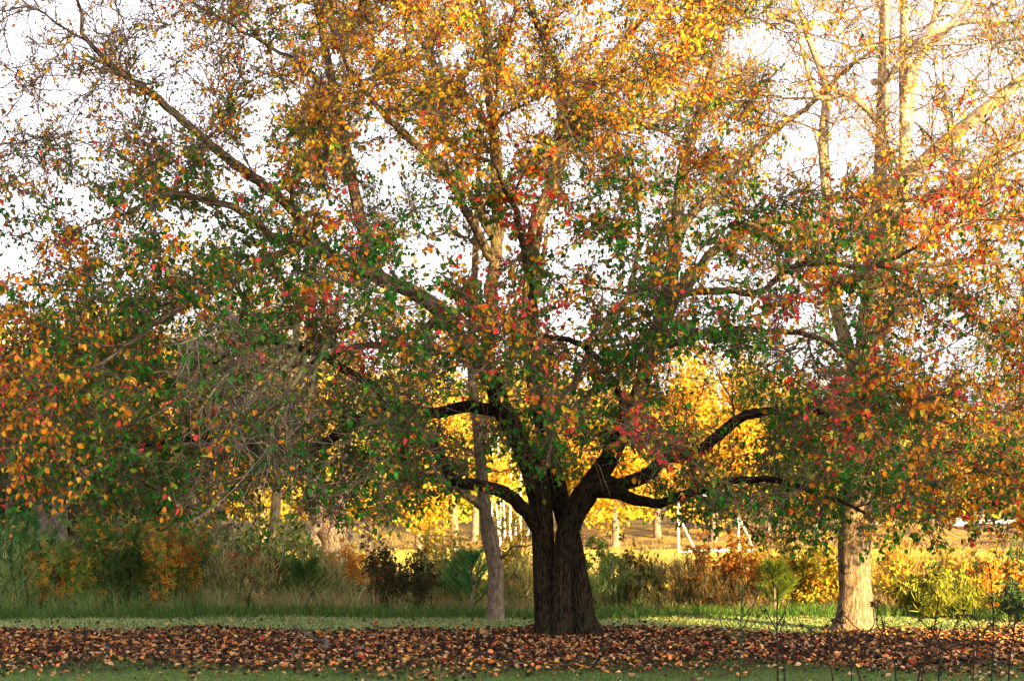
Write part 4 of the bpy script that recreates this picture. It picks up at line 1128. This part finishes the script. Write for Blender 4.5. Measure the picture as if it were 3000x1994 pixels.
# ------------------------------------------------------------------ fallen leaves
LPAL = [('brown', (.07, .038, .02), .32), ('tan', (.42, .25, .12), .17), ('orange', (.50, .18, .045), .13), ('red', (.34, .04, .03), .03), ('yellow', (.50, .27, .06), .05), ('dark', (.018, .012, .009), .34)]
pp = np.array([p[2] for p in LPAL]); pp = pp / pp.sum()
nQ = 74000
x = rng.uniform(-8.5, 8.5, nQ); y = 14.6 + 7.2 * rng.beta(1.6, 1.25, nQ)
edge = 21.5 + .35 * np.sin(x * 1.3) + .25 * np.sin(x * 3.1) - .9 * rng.uniform(size=nQ) ** 3
patch = .5 + .25 * np.sin(x * 1.7 + 2 * np.sin(y * .9)) + .25 * np.sin(y * 3.1 + 1.5 * np.sin(x * 2.3))
ok = (y < edge) & (rng.uniform(size=nQ) < np.clip((y - 15.0 - .5 * np.sin(x * 1.1) - .35 * np.sin(x * 2.9)) / 2.2, .07, 1) * (.45 + .55 * patch))
x, y = x[ok], y[ok]
xs_ = rng.uniform(-9, 9, 500); ys_ = rng.uniform(21.3, 23.8, 500)
x = np.append(x, xs_); y = np.append(y, ys_)
n = len(x)
kc = rng.choice(len(LPAL), n, p=pp)
c = np.array([p[1] for p in LPAL])[kc] * np.exp(rng.normal(0, .28, (n, 1)))
a = rng.uniform(0, 6.28, n)
D = np.stack([np.cos(a), np.sin(a), rng.normal(.14, .36, n)], -1)
Nn = nrm(np.array([0, 0, 1.0]) + rnd(n) * .55)
L = rng.uniform(.028, .070, n)
B = on_ground(x, y, .008) + np.stack([np.zeros(n), np.zeros(n), rng.uniform(0, .03, n)], -1)
fx, fy = proj(B)
sc = np.where((fx > 20) & (fx < W0 - 20) & (fy > 1880) & (fy < 1985) & (kc != 5), L / y * (.5 + Nn[:, 1] * -1), -9)
single = np.argsort(-sc)[:300]
mask = np.ones(n, bool); mask[single] = False
Vl, Ql = leaf_quads(B[mask], D[mask], Nn[mask], L[mask], L[mask] * .72, fold=.35, curl=rng.uniform(-.25, .25))
lit = part('leaf_litter', Vl, Ql, M_LITTER, None, False, col=np.repeat(np.clip(c[mask], .006, .8), 6, 0))
tag(lit, 'thick carpet of brown and orange fallen leaves under the pear tree', 'leaves', kind='stuff')
FM = [leaf_mesh('fallen_leaf', M_LITTER_O, .5, .25, .72, .03), leaf_mesh('fallen_leaf', M_LITTER_O, .3, -.2, .78, .05), leaf_mesh('fallen_leaf', M_LITTER_O, .8, .1, .65, .02)]
for k, i in enumerate(single):
    o = bpy.data.objects.new('fallen_leaf', FM[k % 3])
    COL.objects.link(o)
    o.matrix_world = frame_matrix(B[i] + np.array([0, 0, .012]), D[i], Nn[i], L[i])
    o.color = (*np.clip(c[i], .006, .8), 1)
    w = LPAL[kc[i]][0]
    tag(o, 'dry %s leaf lying loose on the near edge of the leaf carpet' % w, 'leaf', '%s fallen leaves under the pear tree' % w)

# ------------------------------------------------------------------ fallen dead branch
def dead_branch(name, label, rows_list, mat=M_DEAD, group=None):
    c0 = np.array(at(*rows_list[0][0][:3])); c0[2] = float(ground_z(c0[0], c0[1]))
    T = thing(name, tuple(c0), label, 'branch', group)
    for k, rows in enumerate(rows_list):
        c = px_limb(rows, .04)
        Vt, Qt, Gt = tubes(c[:, :3], c[:, 3], 8, ridge=.1, seed=k)
        part('main_stem' if k == 0 else 'side_branch', Vt, Qt, mat, T, True, bk=Gt)
    return T
dead_branch('fallen_branch', 'crooked dead branch standing on a dark stub among the fallen leaves', [
 [(960,1930,18.0,.030),(958,1905,18.0,.028),(955,1875,18.0,.030),(950,1872,18.0,.022),(935,1876,18.1,.02),(915,1866,18.2,.017),(890,1850,18.3,.014),(865,1838,18.4,.011),(848,1815,18.5,.007)],
 [(951,1874,18.0,.012),(956,1850,18,.009),(951,1835,18,.005)],
 [(916,1868,18.2,.008),(890,1868,18.0,.006),(850,1865,17.9,.004)],
 [(890,1851,18.3,.008),(880,1832,18.3,.005),(868,1822,18.3,.003)],
 [(865,1839,18.4,.007),(820,1846,18.4,.005),(770,1840,18.4,.003)],
])
dead_branch('fallen_branch', 'long mossy dead branch lying flat on the fallen leaves', [
 [(840,1945,16.9,.012),(900,1945,17.0,.018),(960,1940,17.1,.021),(1010,1932,17.15,.024),(1055,1932,17.1,.02),(1090,1948,16.9,.010)],
 [(930,1943,17.05,.010),(900,1935,17.2,.007),(860,1928,17.4,.004)],
 [(1050,1932,17.1,.010),(1042,1910,17.1,.006),(1040,1890,17.1,.003)],
])
dead_branch('fallen_branch', 'thin upright dead stick beside the crooked dead branch', [
 [(884,1968,16.6,.012),(883,1940,16.6,.010),(880,1905,16.6,.007),(868,1880,16.6,.004)],
 [(882,1930,16.6,.006),(866,1915,16.6,.004),(850,1900,16.6,.003)],
])
dead_branch('fallen_branch', 'thin dark dead twig poking from the leaves near the flat branch', [
 [(858,1950,16.9,.010),(856,1925,16.9,.008),(850,1905,16.9,.005),(820,1890,16.9,.003)],
])

# ------------------------------------------------------------------ weeds in front
def weed(name, label, rows, side, heads=0, mat=M_STALK, group=None, rad=.0065, spike=False):
    """rows: (px,py,Y) of the main stalk; side: list of such rows; heads: starburst seed heads at branch ends"""
    c0 = at(*rows[0]); c0[2] = 0.0
    foot = c0.copy(); foot[2] = float(ground_z(c0[0], c0[1])) - .02
    T = thing(name, (foot[0], foot[1], foot[2] + .02), label, 'weed', group)
    def line(rw, r0, r1, nm, start=None):
        p = [np.append(at(*q), 0) for q in rw]
        if start is not None: p = [np.append(start, 0)] + p
        p = spline(p, .03); p[:, 3] = np.linspace(r0, r1, len(p))
        Vt, Qt, Gt = tubes(p[:, :3], p[:, 3], 5)
        return p, part(nm, Vt, Qt, mat, T, True)
    main, _ = line(rows[1:], rad, .003, 'stalk', foot)
    ends = [main[-1, :3]]
    for s in side:
        p, _ = line(s, rad * .6, .0022, 'side_stalk'); ends.append(p[-1, :3])
    for e in ends[:heads] if heads else []:
        k = 14
        d = nrm(rnd(k)); 
        P = e[None, None] + d[:, None] * np.linspace(0, 1, 3)[None, :, None] * rng.uniform(.018, .030, (k, 1, 1))
        Vt, Qt, Gt = tubes(P, taper(k, 3, .0026, .0012), 3)
        part('seed_head', Vt, Qt, mat, T, True, stuff=True)
    return T, ends

Yw = 9.5
weed('branched_weed', 'tall much-branched green weed stalk in front of the leaf carpet', [(2168,2600,Yw),(2168,1990,Yw),(2169,1900,Yw),(2171,1800,Yw),(2176,1730,Yw),(2172,1660,Yw)],
 [[(2169,1880,Yw),(2135,1830,Yw),(2102,1790,Yw)],[(2170,1850,Yw),(2200,1790,Yw),(2232,1705,Yw)],[(2170,1840,Yw),(2150,1780,Yw),(2140,1750,Yw)],[(2173,1790,Yw),(2195,1740,Yw),(2230,1712,Yw)],[(2175,1760,Yw),(2155,1700,Yw),(2110,1690,Yw)],[(2168,1900,Yw),(2190,1850,Yw),(2240,1785,Yw)],[(2168,1870,Yw),(2120,1845,Yw),(2108,1800,Yw)],[(2172,1810,Yw),(2210,1770,Yw),(2236,1790,Yw)],[(2175,1740,Yw),(2190,1700,Yw),(2180,1650,Yw)],[(2168,1930,Yw),(2130,1890,Yw),(2060,1860,Yw)]],
 mat=M_GSTALK, rad=.006)
weed('spike_weed', 'single straight dark weed stalk with a hooked tip', [(2278,2600,Yw),(2278,1990,Yw),(2277,1900,Yw),(2276,1820,Yw),(2278,1750,Yw),(2279,1725,Yw),(2265,1707,Yw)],
 [[(2277,1850,Yw),(2250,1800,Yw),(2240,1780,Yw)],[(2277,1830,Yw),(2300,1790,Yw),(2295,1770,Yw)]], rad=.008)
star_rows = [
 ('leaning starburst weed with crossing dark stalks', [(2495,2600,9),(2495,1990,9),(2490,1920,9),(2500,1880,9),(2480,1850,9),(2455,1820,9)], [[(2490,1900,9),(2540,1870,9),(2580,1880,9)],[(2485,1860,9),(2465,1840,9),(2462,1800,9)],[(2500,1885,9),(2430,1810,9),(2470,1825,9)]]),
 ('starburst weed with pairs of burrs in front of the pale trunk', [(2630,2600,9.5),(2625,1990,9.5),(2610,1900,9.5),(2592,1850,9.5),(2580,1800,9.5),(2560,1770,9.5)], [[(2605,1890,9.5),(2590,1840,9.5),(2588,1825,9.5)],[(2590,1850,9.5),(2570,1830,9.5),(2572,1760,9.5)]]),
 ('arching starburst weed with a low bent crown', [(2765,2600,9),(2750,1990,9),(2755,1920,9),(2740,1860,9),(2720,1840,9),(2695,1815,9)], [[(2755,1900,9),(2790,1850,9),(2805,1820,9)],[(2745,1870,9),(2760,1820,9),(2728,1838,9)],[(2750,1890,9),(2810,1880,9),(2850,1870,9)]]),
 ('wide starburst weed with long slanted stalks', [(2700,2600,8.5),(2690,1990,8.5),(2740,1920,8.5),(2800,1890,8.5),(2870,1880,8.5),(2885,1850,8.5),(2905,1825,8.5)], [[(2800,1890,8.5),(2830,1860,8.5),(2825,1830,8.5)],[(2740,1920,8.5),(2700,1880,8.5),(2640,1870,8.5)],[(2870,1878,8.5),(2850,1840,8.5),(2820,1785,8.5)]]),
 ('tall starburst weed with clustered burrs near the lawn end', [(2960,2600,9),(2955,1990,9),(2965,1880,9),(2975,1800,9),(2965,1750,9),(2945,1730,9)], [[(2975,1800,9),(2950,1790,9),(2940,1772,9)],[(2970,1830,9),(2990,1800,9),(2992,1775,9)],[(2968,1850,9),(2955,1810,9),(2957,1793,9)]]),
 ('short starburst weed with a single low burr', [(2300,2600,9.3),(2298,1990,9.3),(2290,1900,9.3),(2285,1850,9.3),(2297,1820,9.3)], [[(2290,1900,9.3),(2260,1860,9.3),(2240,1790,9.3)]]),
 ('slanting starburst weed crossing the leaf carpet', [(2420,2600,9.2),(2440,1990,9.2),(2400,1930,9.2),(2370,1880,9.2),(2345,1830,9.2)], [[(2400,1930,9.2),(2370,1910,9.2),(2340,1890,9.2)],[(2370,1880,9.2),(2380,1860,9.2),(2375,1845,9.2)]]),
 ('long stalked starburst weed bending toward the pale trunk', [(2560,2600,8.8),(2520,1990,8.8),(2470,1900,8.8),(2530,1860,8.8),(2500,1830,8.8),(2465,1790,8.8)], [[(2530,1860,8.8),(2560,1830,8.8),(2556,1770,8.8)],[(2480,1905,8.8),(2440,1880,8.8),(2420,1830,8.8)]]),
]
for lb, rows, side in star_rows:
    weed('starburst_weed', lb, rows, side, heads=5)
for k, (a, b) in enumerate((((2700, 1990), (2748, 1745)), ((2850, 1990), (2860, 1810)), ((2905, 1990), (2900, 1672)))):
    lb = ['arching grass stalk with a drooping seed tip among the starburst weeds', 'thin grass stalk with a nodding tip beside the wide starburst weed', 'tall slanting grass stalk with dark seed tip near the lawn end'][k]
    tip = [(2700, 1745), (2695, 1810), (2870, 1650)][k]
    weed('grass_stalk', lb, [(a[0], 2600, 9), (a[0], a[1], 9), ((a[0] + b[0]) / 2 + 8, (a[1] + b[1]) / 2, 9), (b[0], b[1], 9), ((b[0] + tip[0]) / 2, min(b[1], tip[1]) - 6, 9), (*tip, 9)], [], rad=.004)
# broad grass tuft at the frame edge
x0, y0 = (2970 - 1500) / F0 * 9.6, 9.6
tg_ = thing('grass_tuft', (x0, y0, float(ground_z(x0, y0))), 'broad bladed green grass tuft at the weedy lawn end', 'grass tuft')
for k in range(16):
    Bq = np.array([[x0 + rng.normal() * .06, y0 + rng.normal() * .06, float(ground_z(x0, y0)) - .01]])
    Vl, Ql = blades(Bq, np.array([[rng.normal() * .22, rng.normal() * .15, 1.0]]), rng.uniform(.5, .95, 1), np.array([.016]), rnd(1) * np.array([.3, .2, 0]) + np.array([0, 0, -.15]))
    part('blade', Vl, Ql, M_GRASS, tg_, False, col=np.repeat(np.array([[.045, .10, .03]]), 6, 0))
